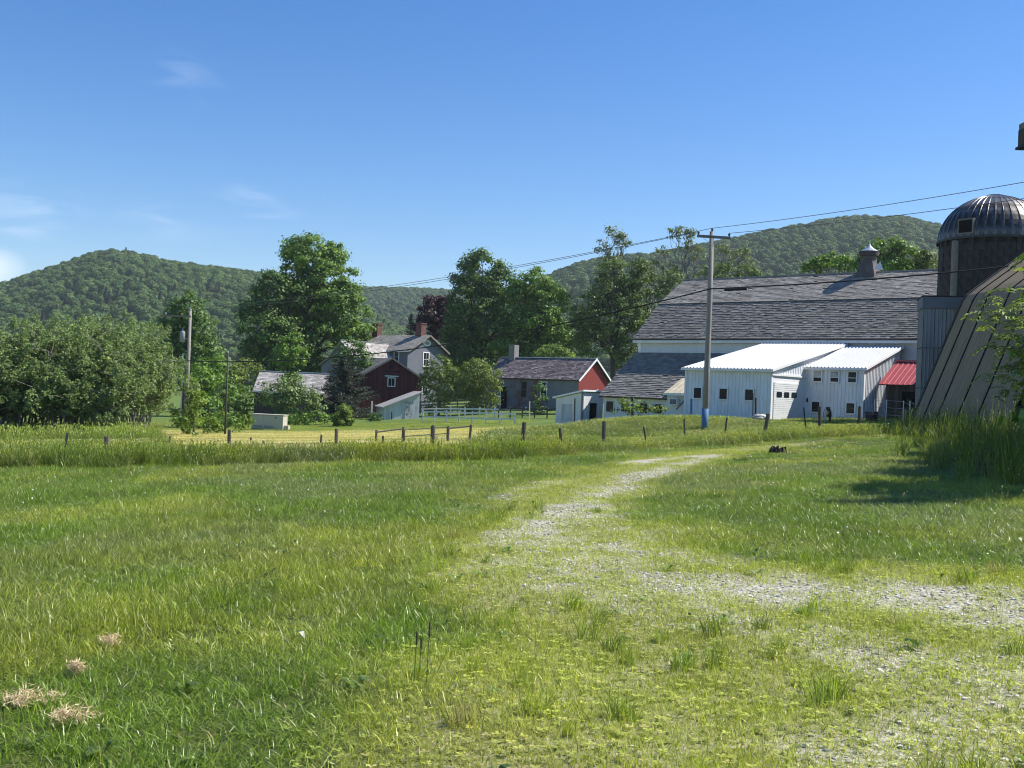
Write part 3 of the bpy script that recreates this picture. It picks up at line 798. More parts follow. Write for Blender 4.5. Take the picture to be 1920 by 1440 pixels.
while zz < 2.6:
    mb = MB(); 
    mb.box(SW + 0.031, 0.32, zz, SW + 0.06, 3.71, zz + 0.085); mb.box(SW + 0.031, 0.32, zz + 0.11, SW + 0.06, 3.71, zz + 0.195)
    mb.build('door_panel', M['white_trim'], door); zz += 0.22
for yy in (0.98, 1.95, 2.95):
    mb = MB(); pts = []
    for cx, cz, a0 in ((0.27, 0.09, 0), (-0.27, 0.09, 90), (-0.27, -0.09, 180), (0.27, -0.09, 270)):
        for q in range(4): pts.append((yy + cx + 0.07 * math.cos(math.radians(a0 + 30 * q)), 1.98 + cz + 0.07 * math.sin(math.radians(a0 + 30 * q))))
    mb.prismx(pts, SW + 0.061, SW + 0.075); mb.build('door_window', M['glass'], door)

# --- lower white two-storey addition
low = thing('white_metal_addition', 'smaller white ribbed metal building with three upper windows and shed roof', 'outbuilding', (18.0, 65.52, 0), A40)
W2, D2, A0, A1 = 3.66, 5.75, 3.72, 5.36
rz2 = lambda y: A0 + (A1 - A0) * y / D2
MB().prismx([(0, -0.3), (D2, -0.3), (D2, A1 - 0.07), (0, A0 - 0.07)], 0.1, W2 - 0.03).build('frame_core', M['white_trim'], low)
ribbed(MB(), (0.05, -0.012, -0.3), NX, NZ, lambda u: (0, A0 + 0.26), W2 - 0.05).build('front_siding', M['white_metal'], low)
ribbed(MB(), (W2 - 0.01, 0, 0), NY, NZ, lambda u: (-0.3, rz2(u) - 0.05), D2, h=0.04, wr=0.08).build('side_siding', M['white_metal'], low)
sv2, sl2 = slope_dir((-0.25, A0), (D2, A1))
ribbed(MB(), (0.0, -0.25, A0 + 0.02), NX, sv2, lambda u: (0, sl2), W2 + 0.22, h=0.055, wr=0.06).build('roof', M['white_roof'], low)
slab(MB(), (0.0, -0.25, A0 + 0.008), NX, sv2, W2 + 0.22, sl2, 0.05).build('roof_deck', M['white_trim'], low)
MB().beam((W2 + 0.24, -0.25, A0 - 0.03), (W2 + 0.24, D2, A1 - 0.03), 0.04, 0.14).build('rake_trim', M['white_trim'], low)
MB().box(0.0, -0.28, A0 - 0.12, W2 + 0.24, -0.255, A0 + 0.0).build('fascia', M['white_trim'], low)
MB().box(W2 - 0.1, -0.045, -0.3, W2 + 0.045, 0.1, A0 - 0.13).build('corner_trim', M['white_trim'], low)
MB().box(0.0, -0.045, -0.3, 0.12, 0.0, A0 - 0.13).build('corner_trim', M['white_trim'], low)
for xx, shd in ((0.80, True), (1.88, True), (2.98, False)):
    window(low, xx, 3.2, 0.48, 0.6, off=-0.035, frame=0.08, bars=(('h', 0.42),), shade=shd)
for xx in (0.75, 2.94):
    window(low, xx, 1.34, 0.48, 0.6, off=-0.035, frame=0.09)
MB().box(0.16, -0.1, 1.62, 0.24, -0.035, 1.85).build('wall_lamp', M['black'], low)

# --- red-roofed wooden lean-to beside it
rsd = thing('red_roofed_shed', 'dark board shed with a bright red ribbed metal roof', 'shed', (22.15, 63.42, 0), A40)
rv, rl = slope_dir((-0.35, 2.86), (2.3, 4.32))
slab(MB(), (-0.25, -0.35, 2.83), NX, rv, 2.75, rl, 0.05).build('roof_deck', M['old_wood'], rsd)
for k in range(9):
    ribbed(MB(), (-0.25 + k * 0.306, -0.35, 2.845), NX, rv, lambda u: (0, rl), 0.300, 0.30, 0.035, 0.05).build('roof_panel', M['red_metal'], rsd)
MB().beam((-0.25, 2.28, 4.36), (2.5, 2.28, 4.36), 0.2, 0.07).build('ridge_flashing', M['red_metal'], rsd)
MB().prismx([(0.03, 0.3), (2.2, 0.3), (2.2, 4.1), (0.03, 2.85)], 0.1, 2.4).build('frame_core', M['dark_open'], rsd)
x = 0.08
while x < 2.4:
    w = 0.16 + 0.1 * rs.random()
    a, b = x, min(x + w - 0.012, 2.42)
    if b > 1.15 and a < 1.85:
        MB().box(a, 0, 0.3, b, 0.028, 1.55, rs.random()).build('board', M['old_wood'], rsd)
        MB().box(a, 0, 2.45, b, 0.028, 2.85, rs.random()).build('board', M['old_wood'], rsd)
    else:
        MB().box(a, 0, 0.3, b, 0.028, 2.86, rs.random()).build('board', M['old_wood'], rsd)
    x += w

# --- stave silo with metal dome
SC_ = (26.75, 60.0)
silo = thing('stave_silo', 'dark sooty stave silo with a ribbed metal dome', 'silo', (*SC_, 0), 0)
MB().lathe([(2.76, 0.2), (2.76, 11.0)], 64).build('inner_shell', M['tar'], silo, True)
ncol = 58
stv = MB(); dth = 2 * math.pi / ncol
for a0_, a1_ in ((-dth / 2 * 0.97, dth / 2 * 0.97),):
    vs = []
    for rr in (2.78, 2.84):
        for a in (a0_, a1_):
            for z in (0.0, 0.735): vs.append((rr * math.cos(a), rr * math.sin(a), z))
    stv.add(vs, [(4, 6, 7, 5), (0, 4, 5, 1), (2, 3, 7, 6), (1, 5, 7, 3), (0, 2, 6, 4)])
stm = stv.mesh('stave', M['stave'])
for k in range(ncol):
    a = k * dth
    if not (math.radians(140) < a < math.radians(345)): continue
    for j in range(9):
        z = 4.3 + j * 0.745 + (0.37 if k % 2 else 0)
        if z + 0.735 > 11.0: continue
        rr = 1 + rs.normal() * 0.0035
        inst(stm, 'stave', silo, (0, 0, z), (0, 0, a), (rr, rr, 1))
for z in (5.4, 6.2, 6.95, 7.7, 8.45, 9.2, 9.95, 10.7):
    MB().lathe([(2.845, z), (2.862, z + 0.012), (2.845, z + 0.024)], 64).build('hoop', M['steel_post'], silo)
gore = MB(); ng_ = 40; prof = []
for i in range(13):
    t = i / 12 * math.radians(80)
    prof.append((2.92 * math.cos(t), 11.0 + 2.62 * math.sin(t)))
da = math.pi / ng_
for sgn in (1,):
    vs, fs = [], []
    for (rr, z) in prof:
        for a, lift in ((-da, 0.03), (-da * 0.86, 0.0), (da * 0.86, 0.0), (da, 0.03)):
            q = rr + lift * (0.35 + 0.65 * rr / 2.92)
            vs.append((q * math.cos(a), q * math.sin(a), z + lift * 0.4))
    for i in range(12):
        for j in range(3): fs.append((4 * i + j, 4 * i + j + 1, 4 * i + j + 5, 4 * i + j + 4))
    gore.add(vs, fs)
gm = gore.mesh('dome_panel', M['dome'])
for k in range(ng_): inst(gm, 'dome_panel', silo, (0, 0, 0), (0, 0, 2 * da * k))
MB().lathe([(0.62, 13.52), (0.60, 13.60), (0.45, 13.66), (0.0, 13.70)], 20).build('dome_cap', M['dome'], silo)
MB().lathe([(2.98, 10.9), (2.98, 11.03), (2.9, 11.05)], 64).build('dome_rim', M['steel_post'], silo)
def silo_dir(px): 
    # direction on the silo wall that faces the camera at this picture column
    off = (px - 1862) / FPX * 60 / 2.85
    return math.radians(246) + math.asin(max(-1, min(1, off)))
hd = silo_dir(1816)
hatch = MB().box(2.2, -0.46, 11.15, 2.93, 0.46, 11.98).build('dome_hatch', M['weathered'], silo)
hatch.rotation_euler = (0, 0, hd)
hin = MB().box(2.931, -0.38, 11.22, 2.945, 0.38, 11.9).build('hatch_opening', M['dark_open'], hatch)
ch = MB().lathe([(0.2, 3.5), (0.2, 10.8), (0.0, 10.9)], 12, (2.9, 0)).build('chute', M['weathered'], silo)
ch.rotation_euler = (0, 0, silo_dir(1800))

# --- tall grey sheet-metal wall in front of the silo
gw = thing('grey_metal_building', 'tall grey sheet-metal clad building below the silo', 'building', (18.12, 47.3, 0), math.radians(-14))
MB().box(0.0, 0.03, 0.0, 6.4, 1.9, 6.3).build('frame_core', M['tar'], gw)
for j, (za, zb) in enumerate(((0.2, 2.42), (2.46, 4.22), (4.26, 5.98))):
    x = 0.02
    while x < 5.6:
        w = 0.47
        ribbed(MB(), (x, 0.0 + 0.006 * rs.random(), za), NX, NZ, lambda u: (0, zb - za), w - 0.012, 0.155, 0.012, 0.05).build('metal_sheet', M['grey_sheet'], gw)
        x += w
    x = 1.85
    while x > 0.1:
        ribbed(MB(), (0.0, x, za), -NY, NZ, lambda u: (0, zb - za), 0.6, 0.2, 0.012, 0.05).build('metal_sheet', M['grey_sheet'], gw)
        x -= 0.62
    if j: MB().box(-0.02, -0.03, za - 0.06, 5.6, 0.0, za).build('seam_strip', M['grey_flash'], gw)
MB().box(-0.06, -0.09, 5.98, 6.5, 2.0, 6.5).build('roof_flashing', M['grey_flash'], gw)
MB().box(-0.08, -0.11, 6.48, 6.52, 2.02, 6.54).build('roof_edge', M['tar'], gw)

# --- arch-roofed shed whose sheet-clad side leans up out of the weeds
ash = thing('gambrel_shed', 'steep gambrel-roofed shed clad in tan-grey sheets with black seams, reaching the ground', 'shed', (17.62, 37.4, 0), math.radians(3.5))
APR = [(0.0, 0.2), (0.76, 2.15), (1.52, 4.1), (2.34, 6.2), (2.52, 6.48), (2.85, 6.76), (4.2, 7.8), (5.4, 8.7), (6.6, 9.5)]
def arch_strip(mb, ya, yb, lift, t=0.03, half=True):
    P = APR + [(13.2 - x, z) for x, z in APR[-2::-1]]
    vs, fs = [], []
    for i, (x, z) in enumerate(P):
        a, b = P[max(i - 1, 0)], P[min(i + 1, len(P) - 1)]
        n = np.array([-(b[1] - a[1]), b[0] - a[0]]); n = n / np.linalg.norm(n)
        o_ = (x + n[0] * lift, z + n[1] * lift); q_ = (x + n[0] * (lift - t), z + n[1] * (lift - t))
        vs += [(o_[0], ya, o_[1]), (o_[0], yb, o_[1]), (q_[0], ya, q_[1]), (q_[0], yb, q_[1])]
    for i in range(len(P) - 1):
        k = 4 * i
        fs += [(k, k + 4, k + 5, k + 1), (k + 2, k + 3, k + 7, k + 6), (k, k + 2, k + 6, k + 4), (k + 1, k + 5, k + 7, k + 3)]
    fs += [(0, 1, 3, 2), (4 * len(P) - 4, 4 * len(P) - 2, 4 * len(P) - 1, 4 * len(P) - 3)]
    mb.add(vs, fs)
    return mb
arch_strip(MB(), 0.1, 8.7, -0.02, 0.08).build('roof_shell', M['tar'], ash)
yb = 8.72
for w in (0.95, 1.2, 1.7, 1.55, 2.55):
    mb = arch_strip(MB(), yb - w + 0.055, yb - 0.055, 0.03 + 0.02 * rs.random())
    mb.build('roof_panel', M['arch_sheet'], ash)
    arch_strip(MB(), yb - w - 0.03, yb - w + 0.03, 0.075, 0.06).build('seam_batten', M['tar'], ash)
    yb -= w
arch_strip(MB(), 8.72, 8.86, 0.07, 0.16).build('rake_edge', M['old_wood'], ash)
poly = [(x + 0.12, z - 0.06) for x, z in APR] + [(13.08 - x, z - 0.06) for x, z in APR[-2::-1]]
MB().prism(poly, 0.75, 0.85).build('end_wall', M['arch_sheet'], ash)
MB().prism(poly, 8.5, 8.6).build('end_wall', M['arch_sheet'], ash)
MB().box(4.6, 0.70, 0.3, 8.6, 0.745, 4.2).build('sliding_door', M['old_wood'], ash)

# --- small white shed left of the lean-to
ws = thing('small_white_shed', 'small white shed with a slanting roof below the red gable', 'shed', (3.34, 79.56, 0), A40)
MB().prism([(0, -1.6), (2.43, -1.6), (2.43, 1.66), (0, 1.14)], 0, 2.6).build('wall', M['white_paint'], ws)
MB().add([(-0.22, -0.2, 1.13), (2.62, -0.2, 1.74), (2.62, 2.8, 1.74), (-0.22, 2.8, 1.13), (-0.22, -0.2, 1.25), (2.62, -0.2, 1.86), (2.62, 2.8, 1.86), (-0.22, 2.8, 1.25)],
         [(0, 3, 2, 1), (4, 5, 6, 7), (0, 1, 5, 4), (1, 2, 6, 5), (2, 3, 7, 6), (3, 0, 4, 7)]).build('roof', M['white_trim'], ws)
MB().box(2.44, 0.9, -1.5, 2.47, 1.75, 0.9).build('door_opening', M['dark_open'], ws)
MB().box(0.5, -0.03, -1.5, 1.5, -0.005, 0.75).build('door', M['peeling_white'], ws)
MB().box(2.36, -0.06, -1.6, 2.5, 0.06, 1.62).build('corner_board', M['grey_flash'], ws)

# --- stucco house with a red gable
sh = thing('stucco_house', 'grey stucco house with red brick patches and a red gable end', 'house', (7.22, 116.0, 0), A40)
HL, HD, HE, HR = 13.4, 5.56, 3.12, 5.46
MB().prismx([(0, -1.6), (HD, -1.6), (HD, HE - 0.05), (HD / 2, HR - 0.15), (0, HE - 0.05)], -HL, -0.02).build('wall', M['stucco'], sh)
MB().prismx([(0.03, 0.6), (HD - 0.03, 0.6), (HD - 0.03, HE - 0.08), (HD / 2, HR - 0.2), (0.03, HE - 0.08)], -0.02, 0.01).build('gable_wall', M['red_wall'], sh)
MB().box(-4.1, -0.02, -1.4, -0.02, 0.0, HE - 0.25).build('plain_render', M['stucco_plain'], sh)
mb = MB()
for y, z, w, h in ((2.6, 1.25, 1.6, 0.7), (3.4, 1.8, 0.9, 0.6), (1.9, 0.85, 1.6, 0.35)):
    mb.add([(0.014, y - w / 2, z - h / 2), (0.014, y + w / 2, z - h * 0.4), (0.014, y + w * 0.35, z + h * 0.5), (0.014, y - w * 0.3, z + h * 0.3)], [(0, 1, 2, 3)])
mb.build('bare_plaster', M['white_paint'], sh)
ov = 0.35
fv, fl = slope_dir((-ov, HE - 0.12), (HD / 2, HR))
mb = slates(MB(), (-HL - 0.2, -ov, HE - 0.12), NX, fv, HL + 0.55, fl, 0.24, 0.3, rs, miss=0.004)
o = mb.build('roof_slates', M['slate_purple'], sh); o['kind'] = 'stuff'
bv, _ = slope_dir((HD + ov, HE - 0.12), (HD / 2, HR))
mb = slab(MB(), (-HL - 0.2, -ov, HE - 0.14), NX, fv, HL + 0.55, fl, 0.08); slab(mb, (0.35, HD + ov, HE - 0.12), -NX, bv, HL + 0.55, fl, 0.08)
mb.build('roof_boards', M['roof_under'], sh)
mb = MB()
for k in range(46):
    u, v = rs.random() * HL, rs.random() * fl * 0.96
    if rs.random() < 0.35: v = rs.random() * 0.5
    q = np.array([-HL, -ov, HE - 0.12]) + NX * u + fv * v + np.cross(NX, fv) * 0.034
    w = 0.18 + rs.random() * 0.4
    mb.add([q, q + NX * w, q + NX * w * 0.9 + fv * 0.16, q + fv * 0.14 + NX * 0.05], [(0, 1, 2, 3)])
o = mb.build('pale_slates', M['slate_pale'], sh); o['kind'] = 'stuff'
MB().beam((0.36, -ov, HE - 0.2), (0.36, HD / 2, HR - 0.06), 0.05, 0.2).build('bargeboard', M['white_trim'], sh)
MB().beam((0.36, HD + ov, HE - 0.2), (0.36, HD / 2, HR - 0.06), 0.05, 0.2).build('bargeboard', M['white_trim'], sh)
MB().beam((-HL, HD / 2, HR + 0.06), (0.35, HD / 2, HR + 0.06), 0.22, 0.07).build('ridge_cap', M['white_paint'], sh)
MB().box(-12.1, HD / 2 - 0.42, HR - 0.6, -11.25, HD / 2 + 0.42, HR + 1.5).build('chimney', M['stone'], sh)
window(sh, -4.75, 1.75, 0.75, 1.75, off=-0.0, frame=0.11, fmat='white_trim', bars=(('h', .5),))
window(sh, -7.6, 1.75, 0.75, 1.75, off=-0.0, frame=0.07, fmat='weathered', bars=(('h', .5),))
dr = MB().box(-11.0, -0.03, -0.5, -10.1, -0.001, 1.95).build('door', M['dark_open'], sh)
MB().box(-11.12, -0.05, -0.5, -11.0, 0.0, 2.07).build('door_frame', M['white_paint'], dr)
MB().box(-10.9, -0.6, -0.9, -9.9, -0.02, -0.55).build('door_step', M['concrete'], sh)

# --- blue-grey farmhouse with two chimneys
gh = thing('grey_farmhouse', 'blue-grey gabled farmhouse with two brick chimneys', 'house', (-13.93, 141.0, 0), A40)
GL, GD, GE, GR = 10.6, 7.0, 6.55, 8.6
MB().prismx([(0, -2), (GD, -2), (GD, GE), (GD / 2, GR - 0.12), (0, GE)], -GL, 0).build('wall', M['grey_paint'], gh)
fv, fl = slope_dir((-0.45, GE - 0.24), (GD / 2, GR))
o = slates(MB(), (-GL - 0.3, -0.45, GE - 0.24), NX, fv, GL + 0.9, fl, 0.25, 0.32, rs).build('roof_slates', M['slate'], gh); o['kind'] = 'stuff'
bv, _ = slope_dir((GD + 0.45, GE - 0.24), (GD / 2, GR))
mb = slab(MB(), (-GL - 0.3, -0.45, GE - 0.26), NX, fv, GL + 0.9, fl, 0.1); slab(mb, (0.6, GD + 0.45, GE - 0.24), -NX, bv, GL + 0.9, fl, 0.1); mb.build('roof_boards', M['roof_under'], gh)
for ya, yb_ in ((-0.45, GD / 2), (GD + 0.45, GD / 2)):
    MB().beam((0.62, ya, GE - 0.33), (0.62, yb_, GR - 0.08), 0.06, 0.22).build('bargeboard', M['weathered'], gh)
MB().box(-GL, -0.5, GE - 0.45, 0.6, -0.44, GE - 0.27).build('eave_fascia', M['white_paint'], gh)
window(gh, GD / 2 - 0.05, 5.3, 0.95, 1.75, 'right', 0.0, 0.13, bars=(('h', .5), ('v', .5)))
window(gh, GD / 2 - 0.05, 1.6, 0.95, 1.75, 'right', 0.0, 0.13, bars=(('h', .5), ('v', .5)))
window(gh, -2.1, 5.45, 0.8, 1.3, 'front', 0.0, 0.12, bars=(('h', .5),))
mb = MB(); mb.prismx([(GD / 2 + 0.75 * math.cos(t), 7.5 + 0.42 * math.sin(t)) for t in np.linspace(0, 6.283, 21)[:-1]], 0.0, 0.05)
ovl = mb.build('oval_window', M['white_trim'], gh)
MB().prismx([(GD / 2 + 0.5 * math.cos(t), 7.5 + 0.25 * math.sin(t)) for t in np.linspace(0, 6.283, 21)[:-1]], 0.051, 0.06).build('pane', M['slate_pale'], ovl)
for xx in (-1.25, -9.9):
    c = MB().box(xx - 0.55, GD / 2 - 0.45, GR - 0.7, xx + 0.55, GD / 2 + 0.45, GR + 1.45).build('chimney', M['brick'], gh)
    MB().box(xx - 0.62, GD / 2 - 0.52, GR + 1.45, xx + 0.62, GD / 2 + 0.52, GR + 1.62).build('chimney_cap', M['brick'], c)
    MB().box(xx - 0.4, GD / 2 - 0.3, GR + 1.62, xx + 0.4, GD / 2 + 0.3, GR + 1.66).build('flue', M['dark_open'], c)
wg = (-4.7, 7.2, 2.3, 5.25)
MB().prism([(wg[0] - wg[2] + .2, -2), (wg[0] + wg[2] - .2, -2), (wg[0] + wg[2] - .2, wg[3] + .1), (wg[0], wg[1] - .15), (wg[0] - wg[2] + .2, wg[3] + .1)], -7.2, -0.01).build('wing_wall', M['stucco_plain'], gh)
def slx(a, b):
    v = np.array([b[0] - a[0], 0, b[1] - a[1]]); return v / np.linalg.norm(v), float(np.hypot(b[0] - a[0], b[1] - a[1]))
wv, wl_ = slx((wg[0] + wg[2], wg[3] - .1), (wg[0], wg[1]))
o = slates(MB(), (wg[0] + wg[2], -7.6, wg[3] - .1), NY, wv, 8.6, wl_, 0.25, 0.32, rs).build('wing_roof_slates', M['slate_pale'], gh); o['kind'] = 'stuff'
wv2, _ = slx((wg[0] - wg[2], wg[3] - .1), (wg[0], wg[1]))
mb = slab(MB(), (wg[0] + wg[2], -7.6, wg[3] - .12), NY, wv, 8.6, wl_, 0.09); slab(mb, (wg[0] - wg[2], 1.0, wg[3] - .1), -NY, wv2, 8.6, wl_, 0.09); mb.build('wing_roof_boards', M['slate_pale'], gh)
MB().beam((wg[0], -7.6, wg[1] + 0.05), (wg[0], 1.0, wg[1] + 0.05), 0.25, 0.08).build('wing_ridge_cap', M['galv'], gh)
# a lower back porch roof left of the wing
mb = MB().prism([(-10.2, 3.9), (-7.0, 5.6), (-7.0, 5.7), (-10.3, 4.0)], -6.5, -1.0); mb.build('porch_roof', M['slate_pale'], gh)
MB().prism([(-10.0, -2), (-7.0, -2), (-7.0, 5.5), (-10.0, 3.9)], -6.2, -1.3).build('porch_wall', M['stucco_plain'], gh)

# --- dark red gabled outbuilding
rh = thing('red_gabled_barn', 'dark red gabled outbuilding with a small white-framed window', 'barn', (-13.84, 122.0, 0), math.radians(18))
RW, RE, RR, RD = 3.55, 2.62, 4.72, 9.0
MB().prism([(-RW, -2.6), (RW, -2.6), (RW, RE), (0, RR - 0.08), (-RW, RE)], 0.03, RD).build('wall', M['red_barn'], rh)
x = -RW
while x < RW - 0.02:
    w = 0.2; b = min(x + w - 0.012, RW)
    top = lambda q: RE + (RR - 0.1 - RE) * (1 - abs(q) / RW)
    mb = MB(); mb.add([(x, 0, -2.6), (b, 0, -2.6), (b, 0, top(b)), (x, 0, top(x)), (x, 0.028, -2.6), (b, 0.028, -2.6), (b, 0.028, top(b)), (x, 0.028, top(x))],
                      [(0, 1, 2, 3), (7, 6, 5, 4), (0, 4, 5, 1), (1, 5, 6, 2), (2, 6, 7, 3), (3, 7, 4, 0)], rs.random())
    mb.build('board', M['red_barn'], rh); x += w
for sg in (-1, 1):
    a = np.array([sg * (RW + 0.35), 0, RE - 0.17]); v = np.array([-sg * (RW + 0.35), 0, RR + 0.1 - RE + 0.17]); sl_ = np.linalg.norm(v); v = v / sl_
    if sg < 0:
        o = slates(MB(), a + NY * (RD + 0.3), -NY, v, RD + 0.6, sl_, 0.25, 0.32, rs).build('roof_slates', M['slate_dark'], rh); o['kind'] = 'stuff'
        slab(MB(), a + NY * (RD + 0.3) - NZ * 0.02, -NY, v, RD + 0.6, sl_, 0.09).build('roof_boards', M['roof_under'], rh)
    else:
        o = slates(MB(), a - NY * 0.3, NY, v, RD + 0.6, sl_, 0.25, 0.32, rs).build('roof_slates', M['slate_dark'], rh); o['kind'] = 'stuff'
        slab(MB(), a - NY * 0.3 - NZ * 0.02, NY, v, RD + 0.6, sl_, 0.09).build('roof_boards', M['roof_under'], rh)
    MB().beam(a + np.array([0, -0.31, -0.1]), a + v * sl_ + np.array([0, -0.31, -0.1]), 0.04, 0.18).build('bargeboard', M['weathered'], rh)
window(rh, 0.05, 2.0, 0.72, 0.85, 'front', -0.0, 0.1, bars=(('v', .5),), fmat='white_paint')
MB().box(-0.75, -0.09, 2.62, 0.85, -0.005, 2.74).build('window_hood', M['white_paint'], rh)
for xx, zz, w in ((-0.1, 3.75, 0.5), (-0.55, 3.22, 0.5), (0.7, 3.2, 0.62)):
    MB().box(xx - w / 2, -0.012, zz - 0.06, xx + w / 2, -0.002, zz + 0.06).build('vent_slot', M['dark_open'], rh)

# --- little whitewashed shed with sloping roof
cs = thing('whitewashed_shed', 'small whitewashed board shed with a sloping roof before the red barn', 'shed', (-12.68, 107.0, 0), math.radians(20))
CW, CD = 3.62, 3.3
ct = lambda q: -0.62 + 1.5 * q / CW
MB().prism([(0.02, -2.6), (CW - 0.02, -2.6), (CW - 0.02, ct(CW) - .03), (0.02, ct(0) - .03)], 0.03, CD).build('frame_core', M['peeling_white'], cs)
x = 0.0; k = 0
while x < CW - 0.02:
    b = min(x + 0.19, CW)
    mb = MB(); mb.add([(x, 0, -2.6), (b - .012, 0, -2.6), (b - .012, 0, ct(b)), (x, 0, ct(x)), (x, 0.026, -2.6), (b - .012, 0.026, -2.6), (b - .012, 0.026, ct(b)), (x, 0.026, ct(x))],
                      [(0, 1, 2, 3), (7, 6, 5, 4), (0, 4, 5, 1), (1, 5, 6, 2), (2, 6, 7, 3), (3, 7, 4, 0)], rs.random()); mb.build('board', M['peeling_white'], cs); x += 0.19
MB().add([(-0.28, -0.3, ct(-.28) + .04), (CW + .2, -0.3, ct(CW + .2) + .04), (CW + .2, CD + .2, ct(CW + .2) + .04), (-.28, CD + .2, ct(-.28) + .04),
          (-0.28, -0.3, ct(-.28) + .17), (CW + .2, -0.3, ct(CW + .2) + .17), (CW + .2, CD + .2, ct(CW + .2) + .17), (-.28, CD + .2, ct(-.28) + .17)],
         [(0, 3, 2, 1), (4, 5, 6, 7), (0, 1, 5, 4), (1, 2, 6, 5), (2, 3, 7, 6), (3, 0, 4, 7)]).build('roof', M['slate_pale'], cs)
d_ = MB().box(2.1, -0.035, -2.05, 2.95, -0.004, -0.12).build('door', M['peeling_white'], cs)
MB().box(2.06, -0.05, -0.12, 2.99, -0.004, -0.04).build('door_head', M['weathered'], d_)
mb = MB()
for q in range(14):
    xx, zz = 2.15 + rs.random() * .7, -1.6 + rs.random() * 1.0; mb.box(xx, -0.04, zz, xx + .03 + .08 * rs.random(), -0.036, zz + .05 + .2 * rs.random())
mb.build('worn_paint', M['weathered'], d_)
MB().box(0.72, -0.03, -2.0, 0.78, -0.002, -1.05).build('gap', M['dark_open'], cs)

# --- pale slate shed half hidden by the lilac
ps = thing('pale_slate_shed', 'low shed with a pale slate roof behind the bushes', 'shed', (-27.94, 115.0, 0), 0.0)
pv, pl = slope_dir((0.0, 0.44), (3.0, 2.6))
o = slates(MB(), (0, 0, 0.44), NX, pv, 7.75, pl, 0.26, 0.34, rs).build('roof_slates', M['slate_pale'], ps); o['kind'] = 'stuff'
pb, _ = slope_dir((6.0, 0.44), (3.0, 2.6))
mb = slab(MB(), (0, 0, 0.42), NX, pv, 7.75, pl, 0.09); slab(mb, (7.75, 6.0, 0.42), -NX, pb, 7.75, pl, 0.09); mb.build('roof_boards', M['roof_under'], ps)
MB().prismx([(0.4, -3), (5.6, -3), (5.6, .55), (3, 2.42), (.4, .55)], 0.12, 7.6).build('wall', M['old_wood'], ps)
MB().beam((-0.02, 3, 2.66), (7.77, 3, 2.66), 0.24, 0.09).build('ridge_cap', M['white_paint'], ps)
MB().box(0, -0.03, 0.30, 7.75, 0.0, 0.43).build('fascia', M['white_paint'], ps)

# ------------------------------------------------------------------ poles and wires
def sag_pts(a, b, s, n=24):
    a, b = np.array(a, float), np.array(b, float)
    return [a + (b - a) * t - np.array([0, 0, 4 * s * t * (1 - t)]) for t in np.linspace(0, 1, n + 1)]
def insulator(c, parent, m='galv'):
    x, y, z = c
    return MB().lathe([(0.02, z), (0.05, z + .02), (0.045, z + .05), (0.06, z + .07), (0.05, z + .13), (0.0, z + .15)], 8, (x, y)).build('insulator', M[m], parent)
PB = np.array([9.1, 50.0]); PZ = gz(*PB)
p1 = thing('utility_pole', 'tall weathered utility pole with a blue-painted foot before the white shop', 'utility pole', (PB[0], PB[1], 0), 0)
MB().tube([(0, 0, PZ - 0.5), (0, 0, 3), (0.0, 0, 6), (-0.02, 0, 9.42)], [0.145, 0.13, 0.118, 0.095], 14).build('shaft', M['pole_wood'], p1, True)
MB().tube([(0, 0, PZ - 0.3), (0, 0, PZ + 1.0)], [0.162, 0.158], 16).build('blue_foot', M['blue_paint'], p1, True)
arm = MB().beam((-0.72, -0.13, 9.17), (0.86, -0.02, 9.15), 0.1, 0.12).build('crossarm', M['weathered'], p1)
for s_, x in ((-1, -0.45), (1, 0.5)):
    MB().beam((x, -0.1, 9.12), (0, -0.12, 8.75), 0.03, 0.012).build('brace', M['galv'], p1)
for c in ((-0.66, -0.13, 9.24), (0.8, -0.03, 9.22), (0.0, 0, 9.42)): insulator(c, p1, 'dark_pole')
MB().tube([(0.15, 0.05, PZ), (0.125, 0.05, 6.0), (0.105, 0.05, 8.6)], 0.025, 6).build('conduit', M['galv'], p1)
LB = np.array([-21.9, 72.0]); LZ = gz(*LB)
p2 = thing('utility_pole', 'grey utility pole with a transformer beside the sumac thicket', 'utility pole', (LB[0], LB[1], 0), 0)
MB().tube([(0, 0, LZ - 0.5), (0, 0, 2), (0, 0, 6.2)], [0.15, 0.13, 0.10], 12).build('shaft', M['pole_wood'], p2, True)
MB().beam((-1.7, -0.1, 5.72), (0.1, -0.1, 5.72), 0.1, 0.11).build('crossarm', M['weathered'], p2)
MB().lathe([(0.0, 3.95), (0.18, 3.97), (0.19, 4.6), (0.15, 4.7), (0.05, 4.74), (0.03, 4.95), (0, 4.97)], 14, (-0.42, -0.1)).build('transformer', M['transformer'], p2, True)
MB().tube([(-0.33, -0.05, LZ + 0.5), (-0.33, -0.05, 2.6), (-0.36, -0.05, 3.2)], 0.05, 8).build('conduit', M['galv'], p2)
MB().beam((-0.45, -0.06, 4.2), (0, 0, 4.2), 0.06, 0.06).build('bracket', M['galv'], p2)
for c in ((-1.62, -0.1, 5.78), (0, 0, 6.2)): insulator(c, p2)
tp = at(428, 662, 70)
p3 = thing('thin_pole', 'thin dark pole carrying the service cable near the generator', 'pole', (tp[0], tp[1], 0), 0)
MB().tube([(0, 0, gz(tp[0], tp[1]) - 0.4), (0, 0, tp[2])], [0.075, 0.055], 8).build('shaft', M['dark_pole'], p3, True)
insulator((0, 0, tp[2]), p3)
